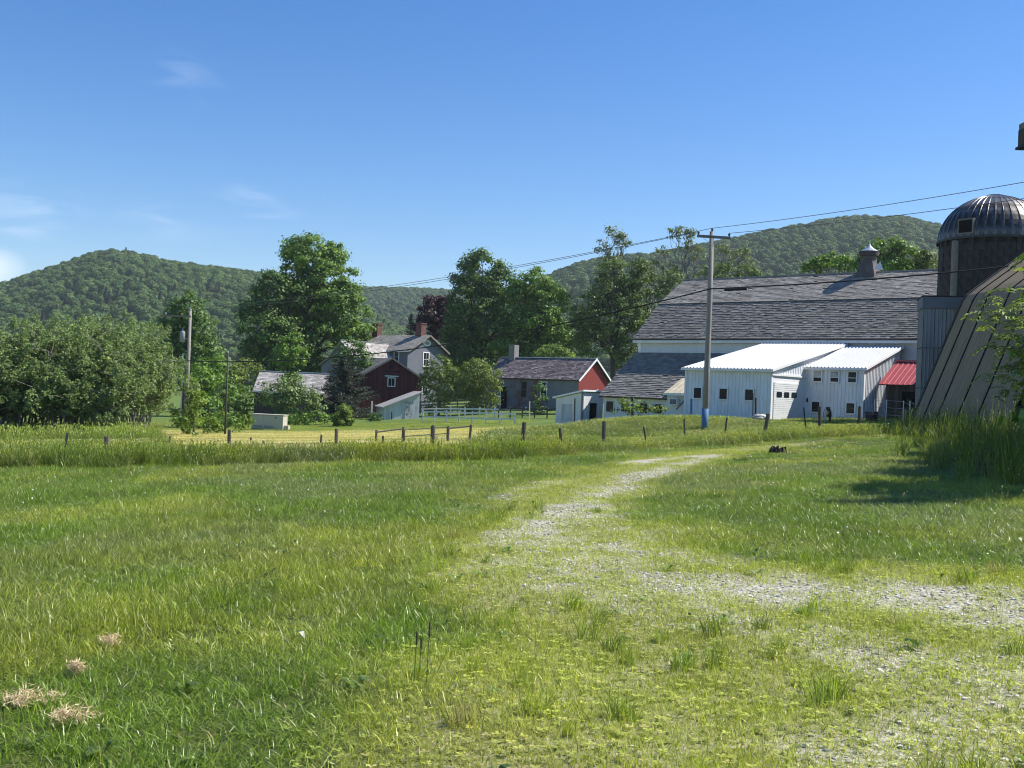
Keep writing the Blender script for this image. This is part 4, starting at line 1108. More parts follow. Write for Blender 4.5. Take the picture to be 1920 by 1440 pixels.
# conductors
dr_ = np.array([0.51, -0.86])
R1 = np.array([*(PB + dr_ * 30), 9.7])
def wire(name, label, pts, r, mat, n=5):
    o = MB().tube(pts, r, n).build(name, M[mat])
    return tag(o, label, 'wire', 'wires on the utility poles')
top1, topL = (PB[0], 50, 9.58), (LB[0], 72, 6.33)
wire('power_line', 'upper power wire running right from the tall pole top', sag_pts(top1, (R1[0], R1[1], 9.9), 0.35), 0.013, 'wire')
wire('power_line', 'lower power wire running right from the crossarm', sag_pts((PB[0] + .8, 49.97, 9.37), (R1[0] + .8, R1[1], 9.3), 0.35), 0.013, 'wire')
wire('power_line', 'upper power wire running left toward the transformer pole', sag_pts(top1, topL, 0.5), 0.013, 'wire')
wire('power_line', 'lower power wire running left toward the transformer pole', sag_pts((PB[0] - .66, 49.87, 9.37), (LB[0] - 1.6, 71.9, 5.92), 0.55), 0.013, 'wire')
ca = (PB[0], 49.83, 6.72); cl_ = (LB[0], 71.85, 2.72)
ce = at(1893, 499, 46.1)
wire('service_cable', 'thick black service cable from the tall pole to the gambrel shed', sag_pts(ca, ce, 0.12), 0.034, 'cable', 6)
wire('service_cable', 'thick black service cable sagging left across the trees', sag_pts(ca, cl_, 1.1, 40), 0.03, 'cable', 6)
sb = sag_pts(ca, ce, 0.12, 100)
tag(MB().tube([np.array(sb[5]) - [0, 0, .07], np.array(sb[13]) - [0, 0, .07]], [0.075, 0.075], 8).build('splice_case', M['cable']), 'black splice case hanging on the thick cable right of the pole', 'splice case')

# dark box at the right edge, high against the sky
bxp = at(1921, 274, 30)
eb = thing('pole_box', 'dark box on a pole cut off by the right edge against the sky', 'box', (bxp[0] + 0.33, 30.2, 0), 0)
MB().box(-0.31, -0.25, bxp[2] + 0.06, 0.31, 0.25, bxp[2] + 0.55).build('body', M['old_wood'], eb)
MB().box(-0.36, -0.3, bxp[2], 0.36, 0.3, bxp[2] + 0.07).build('base_board', M['black'], eb)
MB().box(-0.30, -0.24, bxp[2] + 0.55, 0.30, 0.24, bxp[2] + 0.72).build('lid', M['weathered'], eb)
MB().tube([(0.3, 0.1, gz(bxp[0] + .6, 30.3) - 0.4), (0.3, 0.1, bxp[2] + 0.02)], [0.09, 0.07], 10).build('post', M['pole_wood'], eb)

# ------------------------------------------------------------------ fences
fence = thing('wire_fence', 'old wire pasture fence with leaning wooden and steel posts', 'fence', (0, 0, 0), 0)
FX = [(126, 812, 850, 0), (200, 818, 846, 2), (430, 806, 858, 1), (631, 804, 860, 1), (718, 817, 855, 0), (812, 798, 862, 2), (983, 792, 842, 2), (1050, 803, 846, 1), (1133, 790, 845, 2),
      (1207, 800, 838, 0), (1283, 785, 830, 0), (1363, 783, 822, 0), (1440, 776, 822, 2), (1507, 764, 812, 0), (1537, 763, 815, 2), (1612, 762, 812, 2), (1697, 770, 812, 1)]
lean = {126: 10, 200: -5, 983: 4, 1050: -11, 1207: -16, 1283: -4, 1363: 10, 1440: 14, 1507: -12, 1537: -2, 1612: 2}
tops = []
for px, yt, yb_, kind in FX:
    Yd = np.interp(px, [126, 631, 983, 1283, 1537, 1700], [34, 36, 40, 44.5, 49, 54])
    T = at(px, yt, Yd); B = at(px, yb_, Yd); g0 = gz(B[0], B[1]) - 0.25
    sgn = lean.get(px, 0) / 100.0
    dx = (T[2] - g0) * sgn
    r = {0: 0.04, 1: 0.062, 2: 0.085}[kind]
    base = (T[0] - dx, Yd, g0)
    mb = MB()
    mb.tube([base, tuple((np.array(base) + T) / 2 + [0.012, 0, 0]), (T[0], Yd, T[2] - 0.015), (T[0] + .01, Yd, T[2])], [r * 1.08, r, r * 0.95, r * 0.7], 8 if kind else 4, rs.random())
    mb.build('post', M['post_wood'] if kind else M['steel_post'], fence)
    tops.append((np.array(base), T))
for f in (0.58, 0.76, 0.94):
    for i in range(len(tops) - 1):
        a = tops[i][0] + (tops[i][1] - tops[i][0]) * f; b = tops[i + 1][0] + (tops[i + 1][1] - tops[i + 1][0]) * f
        MB().tube(sag_pts(a - [0, .07, 0], b - [0, .07, 0], 0.03, 4), 0.0016, 4).build('strand', M['steel_post'], fence)
# short stray posts in the tall grass
for px, yt, Yd, lb in ((602, 815, 46, 'short dark stake in the yard edge grass before the mown yard'), (493, 826, 45, 'very short dark stake left of the taller fence posts'), (318, 818, 46, 'short stake at the foot of the sumac thicket'), (470, 820, 50, 'thin stake beside the generator lawn')):
    T = at(px, yt, Yd); g0 = gz(T[0], Yd)
    tag(MB().tube([(T[0], Yd, g0 - .2), (T[0] + .02, Yd, T[2])], [0.05, 0.045], 7).build('stake', M['post_wood']), lb, 'stake')
# pole-rail fence with a tube gate
rf = thing('rail_fence', 'low pole-rail fence with a tube gate in the mown yard', 'fence', (0, 0, 0), 0)
rp = {}
for px, yt in ((706, 806), (756, 801), (841, 799), (881, 796)):
    T = at(px, yt, 47.5); g0 = gz(T[0], 47.5)
    MB().tube([(T[0], 47.5, g0 - .2), (T[0] + (0.06 if px == 881 else 0), 47.5, T[2])], [0.06, 0.055], 8, rs.random()).build('post', M['post_wood'], rf); rp[px] = T
for a, b in ((706, 756), (841, 881)):
    MB().tube([rp[a] - [0, .06, .10], rp[b] - [0, .06, .07]], 0.035, 7).build('rail', M['weathered'], rf)
gate = MB()
ga, gb = rp[756] + [0.08, 0, -.12], rp[841] + [-.06, 0, -.05]
for q in (0, -0.28):
    gate.tube([ga + [0, 0, q], gb + [0, 0, q]], 0.022, 7)
gate.tube([gb + [0, 0, 0.0], gb + [0, 0, -0.5]], 0.022, 7); gate.tube([ga, ga + [0, 0, -0.5]], 0.022, 7)
gate.build('gate', M['weathered'], rf)
# white board fence
def board_fence(name, label, pts, mat, h, nr, ph=None, rw=0.14):
    f = thing(name, label, 'fence', (0, 0, 0), 0)
    P = [np.array([p[0], p[1], gz(p[0], p[1])]) for p in pts]
    for i, p in enumerate(P):
        MB().box(p[0] - .06, p[1] - .06, p[2] - .3, p[0] + .06, p[1] + .06, p[2] + (ph or h + .12), rs.random()).build('post', M[mat], f)
        if i + 1 < len(P):
            q = P[i + 1]
            for k in range(nr):
                z = h * (k + 0.9) / nr
                MB().beam(p + [0, -.08, z + rs.normal() * .015], q + [0, -.08, z + rs.normal() * .015], 0.03, rw, r=rs.random()).build('rail', M[mat], f)
    return f
def line_px(x0, y0, x1, y1, Y0, Y1, n):
    a, b = at(x0, y0, Y0), at(x1, y1, Y1)
    return [(a + (b - a) * t)[:2] for t in np.linspace(0, 1, n)]
board_fence('white_board_fence', 'long white board fence running right from the whitewashed shed', line_px(792, 790, 965, 800, 104, 90, 8), 'white_paint', 0.95, 2)
board_fence('white_board_fence', 'second white board fence farther back beyond the front white run', line_px(792, 775, 985, 790, 112, 104, 8), 'white_paint', 0.9, 1)
board_fence('grey_board_fence', 'weathered grey four-board fence behind the whitewashed shed', line_px(789, 760, 905, 768, 122, 118, 6), 'weathered', 1.35, 4, rw=0.16)
board_fence('grey_board_fence', 'weathered board fence below the stucco house steps', line_px(935, 772, 1050, 778, 106, 100, 6), 'old_wood', 0.9, 2)

# ------------------------------------------------------------------ generator, stump, rock, stakes
gp = at(473, 800, 86); gq = at(537, 801, 86)
gn = thing('standby_generator', 'beige standby generator cabinet on the mown yard', 'generator', (gp[0], 85.6, gz(-19.4, 86) - .02), math.radians(-6))
MB().box(0.02, 0, 0.08, 2.62, 1.15, 1.2).build('cabinet', M['beige'], gn, bevel=0.02)
MB().box(-0.04, -0.05, 1.2, 2.68, 1.2, 1.27).build('roof_panel', M['beige'], gn, bevel=0.01)
MB().box(0, -0.03, 0.0, 2.64, 1.18, 0.08).build('skid', M['grey_flash'], gn)
for xx in (0.12, 1.02):
    d_ = MB().box(xx, -0.025, 0.16, xx + 0.86, 0.0, 1.13).build('door', M['beige'], gn)
    hx = xx + (0.72 if xx < .5 else 0.14)
    MB().lathe([(0.0, -0.045), (0.065, -0.04), (0.065, -0.026)], 12).build('latch', M['black'], d_).location = (hx, 0, 0)
    l_ = d_.children[0]; l_.rotation_euler = (math.radians(90), 0, 0); l_.location = (hx, -0.0, 0.68); 
    for q in range(5): MB().box(xx + .05, -0.032, 0.2 + q * .035, xx + .8, -0.026, 0.215 + q * .035).build('louvre', M['grey_flash'], d_)
MB().box(1.95, -0.02, 0.98, 2.1, 0.0, 1.05).build('nameplate', M['black'], gn)
MB().box(2.66, 0.2, 0.0, 3.0, 0.7, 0.42).build('battery_box', M['beige'], gn)
sp_ = G(1458, 850)
st = thing('tree_stump', 'ragged dark stump sitting alone in the grass right of the track', 'stump', (sp_[0], sp_[1], sp_[2] - 0.05), 0)
st.scale = (0.62, 0.62, 0.6)
mb = MB(); rr = np.random.default_rng(5)
n = 14
for i in range(n):
    a = 2 * math.pi * i / n; h = 0.28 + 0.22 * rr.random(); r0 = 0.34 * (0.9 + .25 * rr.random())
    mb.add([(r0 * 1.25 * math.cos(a - .24), r0 * 1.25 * math.sin(a - .24), 0), (r0 * 1.25 * math.cos(a + .24), r0 * 1.25 * math.sin(a + .24), 0), (r0 * math.cos(a + .2), r0 * math.sin(a + .2), h * .8), (r0 * math.cos(a - .1), r0 * math.sin(a - .1), h), (0, 0, .18)],
           [(0, 1, 2, 3), (3, 2, 4)], rr.random())
mb.build('shell', M['old_wood'], st)
MB().lathe([(0.3, 0.0), (0.26, 0.2), (0.0, 0.22)], 12).build('heart', M['old_wood'], st)
def boulder(name, label, c, s, mat):
    bm = bmesh.new(); bmesh.ops.create_icosphere(bm, subdivisions=3, radius=1)
    for v in bm.verts:
        k = 1 + 0.35 * (float(vnoise(v.co.x * 1.7 + 9, v.co.y * 1.7 + v.co.z * 2.3)) - .5) + 0.15 * (float(vnoise(v.co.x * 5, v.co.z * 5 + v.co.y * 4)) - .5)
        v.co = Vector((v.co.x * s[0] * k, v.co.y * s[1] * k, v.co.z * s[2] * k))
    me = bpy.data.meshes.new(name); bm.to_mesh(me); bm.free(); me.materials.append(M[mat])
    o = bpy.data.objects.new(name, me); COL.objects.link(o); o.location = c
    return tag(o, label, 'rock')
q = at(1425, 784, 55); boulder('pale_boulder', 'pale boulder in the grass before the white shop', (q[0], 55, gz(q[0], 55) + 0.26), (0.40, 0.3, 0.2), 'rock')
for px, yt, yb_, Yd, lb, r, m_ in ((1412, 737, 776, 61, 'thin stake leaning at the white shop wall', .03, 'steel_post'), (1417, 746, 776, 61, 'short post beside the thin stake at the white shop wall', .06, 'old_wood'), (1297, 748, 772, 62, 'short blue-grey post at the left corner of the white shop', .09, 'blue_paint'),
                                 (1078, 747, 780, 66, 'dark leaning post before the small white shed', .05, 'old_wood'), (1186, 745, 770, 62, 'dark slanting post beside the grapevine', .09, 'old_wood'), (697, 752, 775, 108, 'pale slim post left of the whitewashed shed', .07, 'white_paint'), (993, 752, 768, 100, 'short white-topped post before the stucco house', .05, 'white_paint')):
    T = at(px, yt, Yd); g0 = gz(T[0], Yd) - .3
    tag(MB().tube([(T[0] + .06, Yd, g0), (T[0], Yd, T[2])], r, 7).build('post', M[m_]), lb, 'post')
# leaning plank at the porch
a, b = at(1268, 768, 66.5), at(1286, 748, 66.3); tag(MB().beam(a, b, 0.1, 0.06).build('plank', M['old_wood']), 'dark plank leaning by the lean-to porch wall', 'plank')
# wire pen beside the red-roofed shed
pen = thing('wire_pen', 'galvanised wire pen beside the red-roofed shed', 'pen', (0, 0, 0), 0)
pp = [np.array([*at(x, 760, Y)[:2], 0]) for x, Y in ((1640, 60.5), (1662, 60), (1694, 59), (1706, 58), (1726, 57))]
for p in pp:
    p[2] = gz(p[0], p[1]); MB().tube([p - [0, 0, .3], p + [0, 0, 1.35]], 0.03, 6).build('post', M['galv'], pen)
for i in range(len(pp) - 1):
    for h in (0.5, 0.9, 1.3): MB().tube([pp[i] + [0, 0, h], pp[i + 1] + [0, 0, h - (0.2 if i > 1 else 0)]], 0.008, 5).build('rail', M['galv'], pen)

# ------------------------------------------------------------------ cattle behind the fence
def cow(label, loc, rz, s, cols, lying=False):
    c = thing('cow', label, 'cow', loc, rz, 'cattle behind the fence')
    lift = -0.62 if lying else 0.0
    J = [((-0.75, 0, 1.18), .25, -1), ((-0.3, 0, 1.12), .34, 0), ((0.25, 0, 1.10), .36, 1), ((0.62, 0, 1.14), .27, 2), ((0.92, 0, 1.36), .16, 3), ((1.15, 0, 1.46), .13, 4), ((1.36, 0, 1.34), .10, 5), ((1.5, 0, 1.25), .085, 6),
         ((0.58, .2, 0.85), .13, 3), ((0.6, .2, 0.5), .07, 8), ((0.58, .2, 0.1), .055, 9), ((0.58, -.2, 0.85), .13, 3), ((0.6, -.2, 0.5), .07, 11), ((0.58, -.2, 0.1), .055, 12),
         ((-0.72, .2, 0.85), .17, 0), ((-0.86, .2, 0.52), .075, 14), ((-0.78, .2, 0.1), .055, 15), ((-0.72, -.2, 0.85), .17, 0), ((-0.86, -.2, 0.52), .075, 17), ((-0.78, -.2, 0.1), .055, 18),
         ((1.14, .2, 1.53), .045, 5), ((1.14, -.2, 1.53), .045, 5), ((-1.0, 0, 1.1), .035, 0), ((-1.02, 0, 0.6), .03, 22)]
    vs, es, rad = [], [], []
    for p, r, par in J:
        p = list(p)
        if lying and p[2] < 0.9: p[2] = 0.72; p[0] += 0.25
        vs.append((p[0] * s, p[1] * s, (p[2] + lift) * s)); rad.append(r * s)
    es = [(J[i][2], i) for i in range(1, len(J))]
    me = bpy.data.meshes.new('body'); me.from_pydata(vs, es, [])
    o = bpy.data.objects.new('body', me); COL.objects.link(o); o.parent = c
    md = o.modifiers.new('skin', 'SKIN'); md.use_smooth_shade = True
    sv_ = me.skin_vertices[0].data
    for i, r in enumerate(rad): sv_[i].radius = (r, r); sv_[i].use_root = (i == 1)
    sb_ = o.modifiers.new('sub', 'SUBSURF'); sb_.levels = 1; sb_.render_levels = 2
    mt, n, l, b = newmat('cow_hide'); t = n.new('ShaderNodeTexCoord'); z = n.new('ShaderNodeTexNoise'); z.inputs['Scale'].default_value = 1.6; z.inputs['Detail'].default_value = 1
    l.new(t.outputs['Object'], z.inputs['Vector']); r_ = ramp(n, [(0.50, cols[0]), (0.53, cols[1])]); l.new(z.outputs['Fac'], r_.inputs['Fac']); l.new(r_.outputs[0], b.inputs['Base Color']); b.inputs['Roughness'].default_value = .8
    me.materials.append(mt)
    for sy in (-1, 1):
        MB().lathe([(0.0, -.02), (0.018, 0), (0.0, .02)], 8).build('eye', M['black'], c).location = (1.27 * s, sy * .105 * s, (1.44 + lift) * s)
    return c
q = at(1552, 770, 57); cow('black and white cow looking over the grass behind the fence post', (q[0], 57, gz(q[0], 57)), math.radians(-105), 0.62, ((0.012, 0.011, 0.011), (0.6, 0.58, 0.55)))
q = at(1630, 776, 60.5); cow('small black calf lying by the corner of the white addition', (q[0], 60.2, gz(q[0], 60.5) + 0.1), math.radians(-85), 0.6, ((0.012, 0.011, 0.011), (0.02, 0.018, 0.017)), True)

# ------------------------------------------------------------------ trees and shrubs
def crown_mesh(name, lobes, mat, rng, leaf=0.34, dens=3.2, per=34, cr=0.62, low=-0.55, shell=0.55, asp=0.75, droop=0.0, fill=1.0):
    C, Nn, R, K = [], [], [], []
    hp = rng.random(3) * 6
    for (c, r) in lobes:
        c, r = np.array(c, float), np.array(r, float)
        area = 4 * math.pi * ((r[0] * r[1]) ** 1.6 / 3 + (r[0] * r[2]) ** 1.6 / 3 + (r[1] * r[2]) ** 1.6 / 3) ** (1 / 1.6)
        n = max(5, int(area * dens * 0.30))
        d = sphere_dirs(n * 2, rng); d = d[d[:, 2] > low][:n]; n = len(d)
        ph = rng.random(3) * 6
        lump = 1 + 0.16 * np.sin(d[:, 0] * 5 + ph[0]) * np.sin(d[:, 1] * 5 + ph[1]) + 0.12 * np.sin(d[:, 2] * 7 + ph[2] + d[:, 0] * 4)
        rad = (shell + (1 - shell) * rng.random(n) ** 0.45) * lump
        cc = c + d * r * rad[:, None]
        if cr > 0.55:
            kp = np.sin(cc[:, 0] * 1.25 + hp[0]) * np.sin(cc[:, 1] * 1.1 + hp[1] + cc[:, 2] * .4) * np.sin(cc[:, 2] * 1.5 + hp[2]) > -0.30
            if kp.sum() > 4: cc, d = cc[kp], d[kp]; n = len(cc)
        csz = cr * (0.6 + 0.8 * rng.random(n))
        cv = rng.random(n)
        m_ = int(per)
        off = rng.normal(size=(n, m_, 3)) * np.array([1, 1, 0.62]) * (csz[:, None, None] * 0.55)
        P = cc[:, None, :] + off
        P[:, :, 2] -= droop * (np.linalg.norm(off[:, :, :2], axis=2)) ** 1.4
        nn = off / csz[:, None, None] * 0.9 + d[:, None, :] * 0.45 + np.array([0, 0, 0.55]) + rng.normal(size=off.shape) * 0.45
        C.append(P.reshape(-1, 3)); Nn.append(nn.reshape(-1, 3)); R.append((0.25 * cv[:, None] + 0.75 * rng.random((n, m_))).ravel()); K.append(cc)
    C, Nn, R = np.concatenate(C), np.concatenate(Nn), np.concatenate(R)
    L = leaf * (0.65 + 0.7 * rng.random(len(C)))
    V, F = leaf_quads(C, Nn, L, L * asp, rng)
    return fastmesh(name, V, F, np.repeat(R, 4), M[mat]), K
def limb(mb, a, b, r0, r1, rng, n=5, bend=0.12, k=6):
    a, b = np.array(a, float), np.array(b, float); L = np.linalg.norm(b - a)
    pts = [a + (b - a) * t + (rng.normal(size=3) * bend * L * math.sin(math.pi * t) * 0.5 if 0 < t < 1 else 0) + np.array([0, 0, 0.10 * L * math.sin(math.pi * t)]) for t in np.linspace(0, 1, n)]
    mb.tube(pts, list(np.linspace(r0, r1, n)), k)
    return pts
def tree(name, label, Y, base_px, lobes_px, mat, seed, leaf=0.34, dens=3.2, per=34, cr=0.62, trunk=0.32, bark='bark', group=None, cat='tree', twigs=10, shell=0.55, asp=0.75, depthk=0.9, droop=0.0, low=-0.55, fork=0.42, zb=None, thick=1.0):
    "lobes_px: (x, y, rx, ry[, dY]) measured on the photograph, converted to metres at depth Y"
    rng = np.random.default_rng(seed)
    bx = at(base_px, 720, Y)[0]; bz = gz(bx, Y) if zb is None else zb
    t = thing(name, label, cat, (bx, Y, bz), 0, group)
    lobes = []
    for q in lobes_px:
        dy = q[4] if len(q) > 4 else rng.normal() * 0.4
        p = at(q[0], q[1], Y + dy); k = mpp(Y + dy)
        lobes.append((p - [bx, Y, bz], (q[2] * k, (q[2] + q[3]) / 2 * k * depthk, q[3] * k)))
    if cat in ('bush', 'hedge', 'weeds'):
        rx = max(l[1][0] for l in lobes); mx_ = np.mean([l[0][0] for l in lobes]); zl = min(l[0][2] - l[1][2] for l in lobes)
        hh = max(0.5, zl * 0.7 + 0.5)
        lobes.append((np.array([mx_, 0, hh * .6]), (rx * 0.85, rx * 0.75, hh)))
    me, K = crown_mesh('crown', lobes, mat, rng, leaf, dens, per, cr, shell=shell, asp=asp, droop=droop, low=low)
    o = bpy.data.objects.new('crown', me); COL.objects.link(o); o.parent = t
    zt = max(l[0][2] for l in lobes); f = fork * zt
    mb = MB()
    tx = lobes[0][0][0] * 0.3
    mb.tube([(0, 0, -0.4), (tx * 0.15, 0, f * 0.4), (tx * 0.6, 0, f), ], [trunk * 1.25, trunk, trunk * 0.8], 10)
    mb.build('trunk', M[bark], t, True)
    mb = MB()
    for (c, r), kk in zip(lobes, K):
        pts = limb(mb, (tx * 0.6, 0, f * (0.8 + .2 * rng.random())), c, trunk * 0.55 * thick, trunk * 0.14 * thick, rng, 6)
        for i in rng.permutation(len(kk))[:twigs]:
            s = pts[rng.integers(2, 6)]
            limb(mb, s, kk[i], trunk * 0.15 * thick, trunk * 0.035 * thick, rng, 4, 0.2, 5)
    o = mb.build('limbs', M[bark], t, True)
    return t
TB = 'broadleaf trees behind the farm buildings'
tree('maple_tree', 'tallest maple, rising above the ridge left of the grey farmhouse', 150, 578,
     [(590, 490, 54, 48, -1), (560, 470, 28, 30, 1), (622, 478, 24, 26, 0), (618, 540, 55, 52, -2), (645, 600, 45, 55, -1), (560, 590, 42, 55, 2), (600, 640, 66, 50, -2), (660, 640, 30, 36, 0), (570, 540, 40, 40, 1), (585, 700, 60, 40, 0), (640, 560, 36, 40, -3)], 'maple', 21, 0.36, 2.5, 50, 0.74, 0.45, twigs=8, fork=0.33)
tree('maple_tree', 'broad maple left of and below the tallest maple', 146, 512,
     [(515, 545, 44, 38, 0), (485, 580, 28, 38, -1), (548, 560, 30, 40, 0), (505, 620, 48, 44, -2), (545, 640, 38, 40, -2), (480, 660, 30, 34, 0), (520, 690, 50, 40, 0)], 'deep', 22, 0.36, 2.5, 50, 0.74, 0.4, fork=0.35)
tree('leafy_sapling', 'light leafy young tree standing before the pale slate roof', 104, 545,
     [(545, 650, 26, 24, 0), (530, 680, 22, 22, 0), (556, 672, 20, 20, 0), (545, 715, 18, 22, 0)], 'maple', 23, 0.25, 4, 26, 0.42, 0.13, fork=0.5)
tree('young_tree', 'rounded green tree right behind the transformer pole', 112, 345,
     [(350, 580, 34, 34, 0), (325, 615, 30, 34, 0), (372, 620, 30, 36, 0), (345, 660, 46, 40, 0), (315, 680, 30, 40, 2), (385, 690, 34, 44, 0)], 'deep', 24, 0.30, 3.6, 34, 0.55, 0.25)
tree('leafy_bush', 'tall green bush right of the transformer pole', 88, 395, [(375, 720, 26, 36, 0), (400, 690, 24, 32, 2), (415, 735, 30, 34, 1), (380, 765, 30, 28, -1)], 'maple', 25, 0.26, 4, 30, 0.45, 0.1, cat='bush', fork=0.3)
tree('leafy_bush', 'dark rounded bush left of the generator', 100, 448, [(450, 745, 22, 28, 0), (440, 765, 24, 18, 0), (460, 770, 16, 16, 0)], 'deep', 26, 0.25, 4, 30, 0.45, 0.1, cat='bush', fork=0.3)
tree('leafy_bush', 'pale green bush at the meadow gap beyond the thin pole', 130, 430, [(435, 700, 26, 22, 0), (465, 690, 24, 16, 3), (415, 700, 18, 26, 0)], 'olive', 27, 0.3, 3.4, 28, 0.5, 0.12, cat='bush', fork=0.3)
tree('lilac_bush', 'wide lilac bush in front of the pale slate roof', 100, 545, [(530, 740, 38, 30, 0), (565, 748, 34, 24, 0), (510, 752, 24, 22, 0), (590, 762, 22, 16, 0), (540, 722, 22, 18, 0)], 'sumac', 28, 0.22, 4.5, 30, 0.4, 0.09, 'bark_grey', cat='bush', fork=0.25)
tree('low_hedge', 'low weedy hedge between the generator and the clipped bush', 97, 580, [(560, 785, 24, 9, 0), (595, 782, 26, 11, 0), (620, 788, 16, 8, 0), (545, 790, 14, 7, 0)], 'maple', 29, 0.2, 5, 26, 0.32, 0.05, cat='hedge', fork=0.3)
tree('clipped_bush', 'bright clipped cone-shaped bush on the mown yard', 94, 640, [(642, 775, 16, 15, 0), (641, 787, 19, 11, 0), (644, 766, 9, 9, 0), (641, 797, 17, 10, 0)], 'bright', 30, 0.13, 20, 40, 0.2, 0.06, cat='bush', shell=0.85, fork=0.3)
tree('round_shrub', 'small dark shrub at the left corner of the whitewashed shed', 105, 707, [(707, 784, 13, 11, 0), (700, 788, 8, 7, 0)], 'deep', 31, 0.15, 7, 30, 0.25, 0.05, cat='bush', fork=0.3)
tree('garden_shrub', 'tall olive shrub right of the red gabled outbuilding', 113, 825, [(825, 700, 28, 32, 0), (806, 715, 20, 28, 0), (842, 720, 22, 34, 0), (822, 742, 28, 22, 0)], 'olive', 32, 0.22, 4.5, 32, 0.42, 0.1, 'bark_grey', cat='bush', fork=0.25)
tree('garden_shrub', 'tall olive shrub before the left end of the stucco house', 113, 893, [(890, 702, 34, 36, 0), (915, 715, 28, 34, 0), (872, 725, 22, 34, 0), (905, 745, 34, 22, 0)], 'olive', 33, 0.22, 4.5, 32, 0.42, 0.1, 'bark_grey', cat='bush', fork=0.25)
tree('columnar_shrub', 'slim dark shrub against the stucco house wall', 108, 1012, [(1012, 735, 9, 20, 0), (1016, 755, 12, 14, 0), (1008, 768, 18, 8, 0)], 'deep', 34, 0.2, 5, 26, 0.32, 0.07, cat='bush', fork=0.3)
tree('purple_leaf_tree', 'dark purple-leaved tree behind the right chimney of the farmhouse', 166, 815, [(812, 588, 28, 30, 0), (800, 615, 26, 26, 0), (830, 620, 26, 34, 0), (835, 580, 20, 26, 0)], 'purple', 35, 0.34, 3.6, 34, 0.55, 0.25)
tree('shade_tree', 'tall shade tree with rounded top behind the stucco house', 160, 900,
     [(905, 510, 42, 40, 0), (875, 535, 30, 36, 0), (935, 545, 34, 40, 0), (895, 585, 62, 50, 0), (865, 620, 34, 50, 1), (930, 620, 50, 48, -1), (900, 670, 66, 40, 0), (860, 680, 34, 40, 0)], 'deep', 36, 0.36, 2.5, 50, 0.74, 0.45)
tree('shade_tree', 'second shade tree, lower, right of the tall rounded one', 156, 1005,
     [(1000, 540, 38, 34, 0), (975, 565, 30, 40, 0), (1030, 570, 34, 40, -1), (1005, 610, 52, 44, -1), (1045, 640, 36, 44, 0), (975, 650, 46, 42, 0), (1015, 675, 60, 36, 0)], 'maple', 37, 0.36, 2.5, 50, 0.74, 0.42)
tree('light_shrub', 'yellow-green shrub just behind the stucco house roof', 130, 1035, [(1035, 660, 26, 14, 0), (1055, 668, 20, 12, 0), (1015, 672, 16, 10, 0)], 'young', 38, 0.26, 4, 28, 0.42, 0.1, cat='bush', fork=0.4)
tree('roadside_tree', 'olive-green tree left of the barn roof', 148, 1150,
     [(1140, 545, 34, 42, 0), (1180, 540, 34, 44, 0), (1105, 590, 36, 44, 0), (1160, 600, 50, 50, -1), (1200, 600, 28, 50, 0), (1125, 650, 48, 44, 0), (1180, 665, 40, 44, -1), (1205, 560, 18, 34, 0), (1085, 640, 24, 50, 1), (1150, 500, 26, 26, 0), (1195, 510, 22, 26, 1)], 'fresh', 39, 0.32, 1.9, 40, 0.7, 0.4, twigs=16, shell=0.4)
for nm, lb, bx_, lobes, sd_ in (
    ('locust_tree', 'sparse locust crown standing highest left of the utility pole', 1150, [(1148, 440, 20, 18), (1128, 465, 16, 16), (1168, 455, 18, 22), (1150, 485, 24, 16)], 41),
    ('locust_tree', 'sparse locust with twisted bare limbs just left of the pole top', 1278, [(1285, 440, 26, 17), (1262, 436, 15, 12), (1298, 462, 22, 16), (1310, 478, 14, 16)], 42),
    ('locust_tree', 'small thin locust between the two taller sparse ones', 1244, [(1244, 474, 13, 14), (1232, 496, 14, 12), (1262, 502, 14, 14)], 43),
    ('locust_tree', 'wide low locust right of the utility pole behind the barn', 1375, [(1352, 470, 18, 14), (1385, 478, 26, 16), (1402, 500, 20, 16), (1360, 505, 26, 16)], 44),
    ('locust_tree', 'thin locust twigs behind the upper left end of the barn roof', 1215, [(1212, 505, 16, 16), (1225, 525, 18, 14), (1195, 520, 14, 16)], 45)):
    tree(nm, lb, 158 + sd_ - 42, bx_, [(*l, None)[:4] for l in lobes], 'locust', sd_, 0.30, 1.9, 22, 0.5, 0.26, 'bark_grey', 'sparse locust trees behind the barn', twigs=16, shell=0.2, fork=0.72, thick=1.25)
for lb, bx_, lobes, sd_ in (
    ('airy green tree low behind the upper left end of the barn roof', 1240, [(1235, 525, 34, 26), (1262, 530, 28, 22), (1215, 545, 26, 30), (1250, 550, 36, 24)], 46),
    ('airy green tree behind the barn roof just right of the pole', 1345, [(1340, 505, 26, 22), (1365, 512, 26, 20), (1320, 518, 24, 20), (1345, 530, 40, 20)], 47),
    ('airy green tree behind the barn roof farther right of the pole', 1400, [(1398, 512, 24, 18), (1415, 520, 18, 16), (1385, 524, 26, 16)], 48)):
    tree('airy_tree', lb, 150 + sd_ - 46, bx_, lobes, 'fresh', sd_, 0.30, 1.7, 28, 0.56, 0.26, 'bark_grey', 'airy trees behind the barn', twigs=14, shell=0.25, fork=0.6)
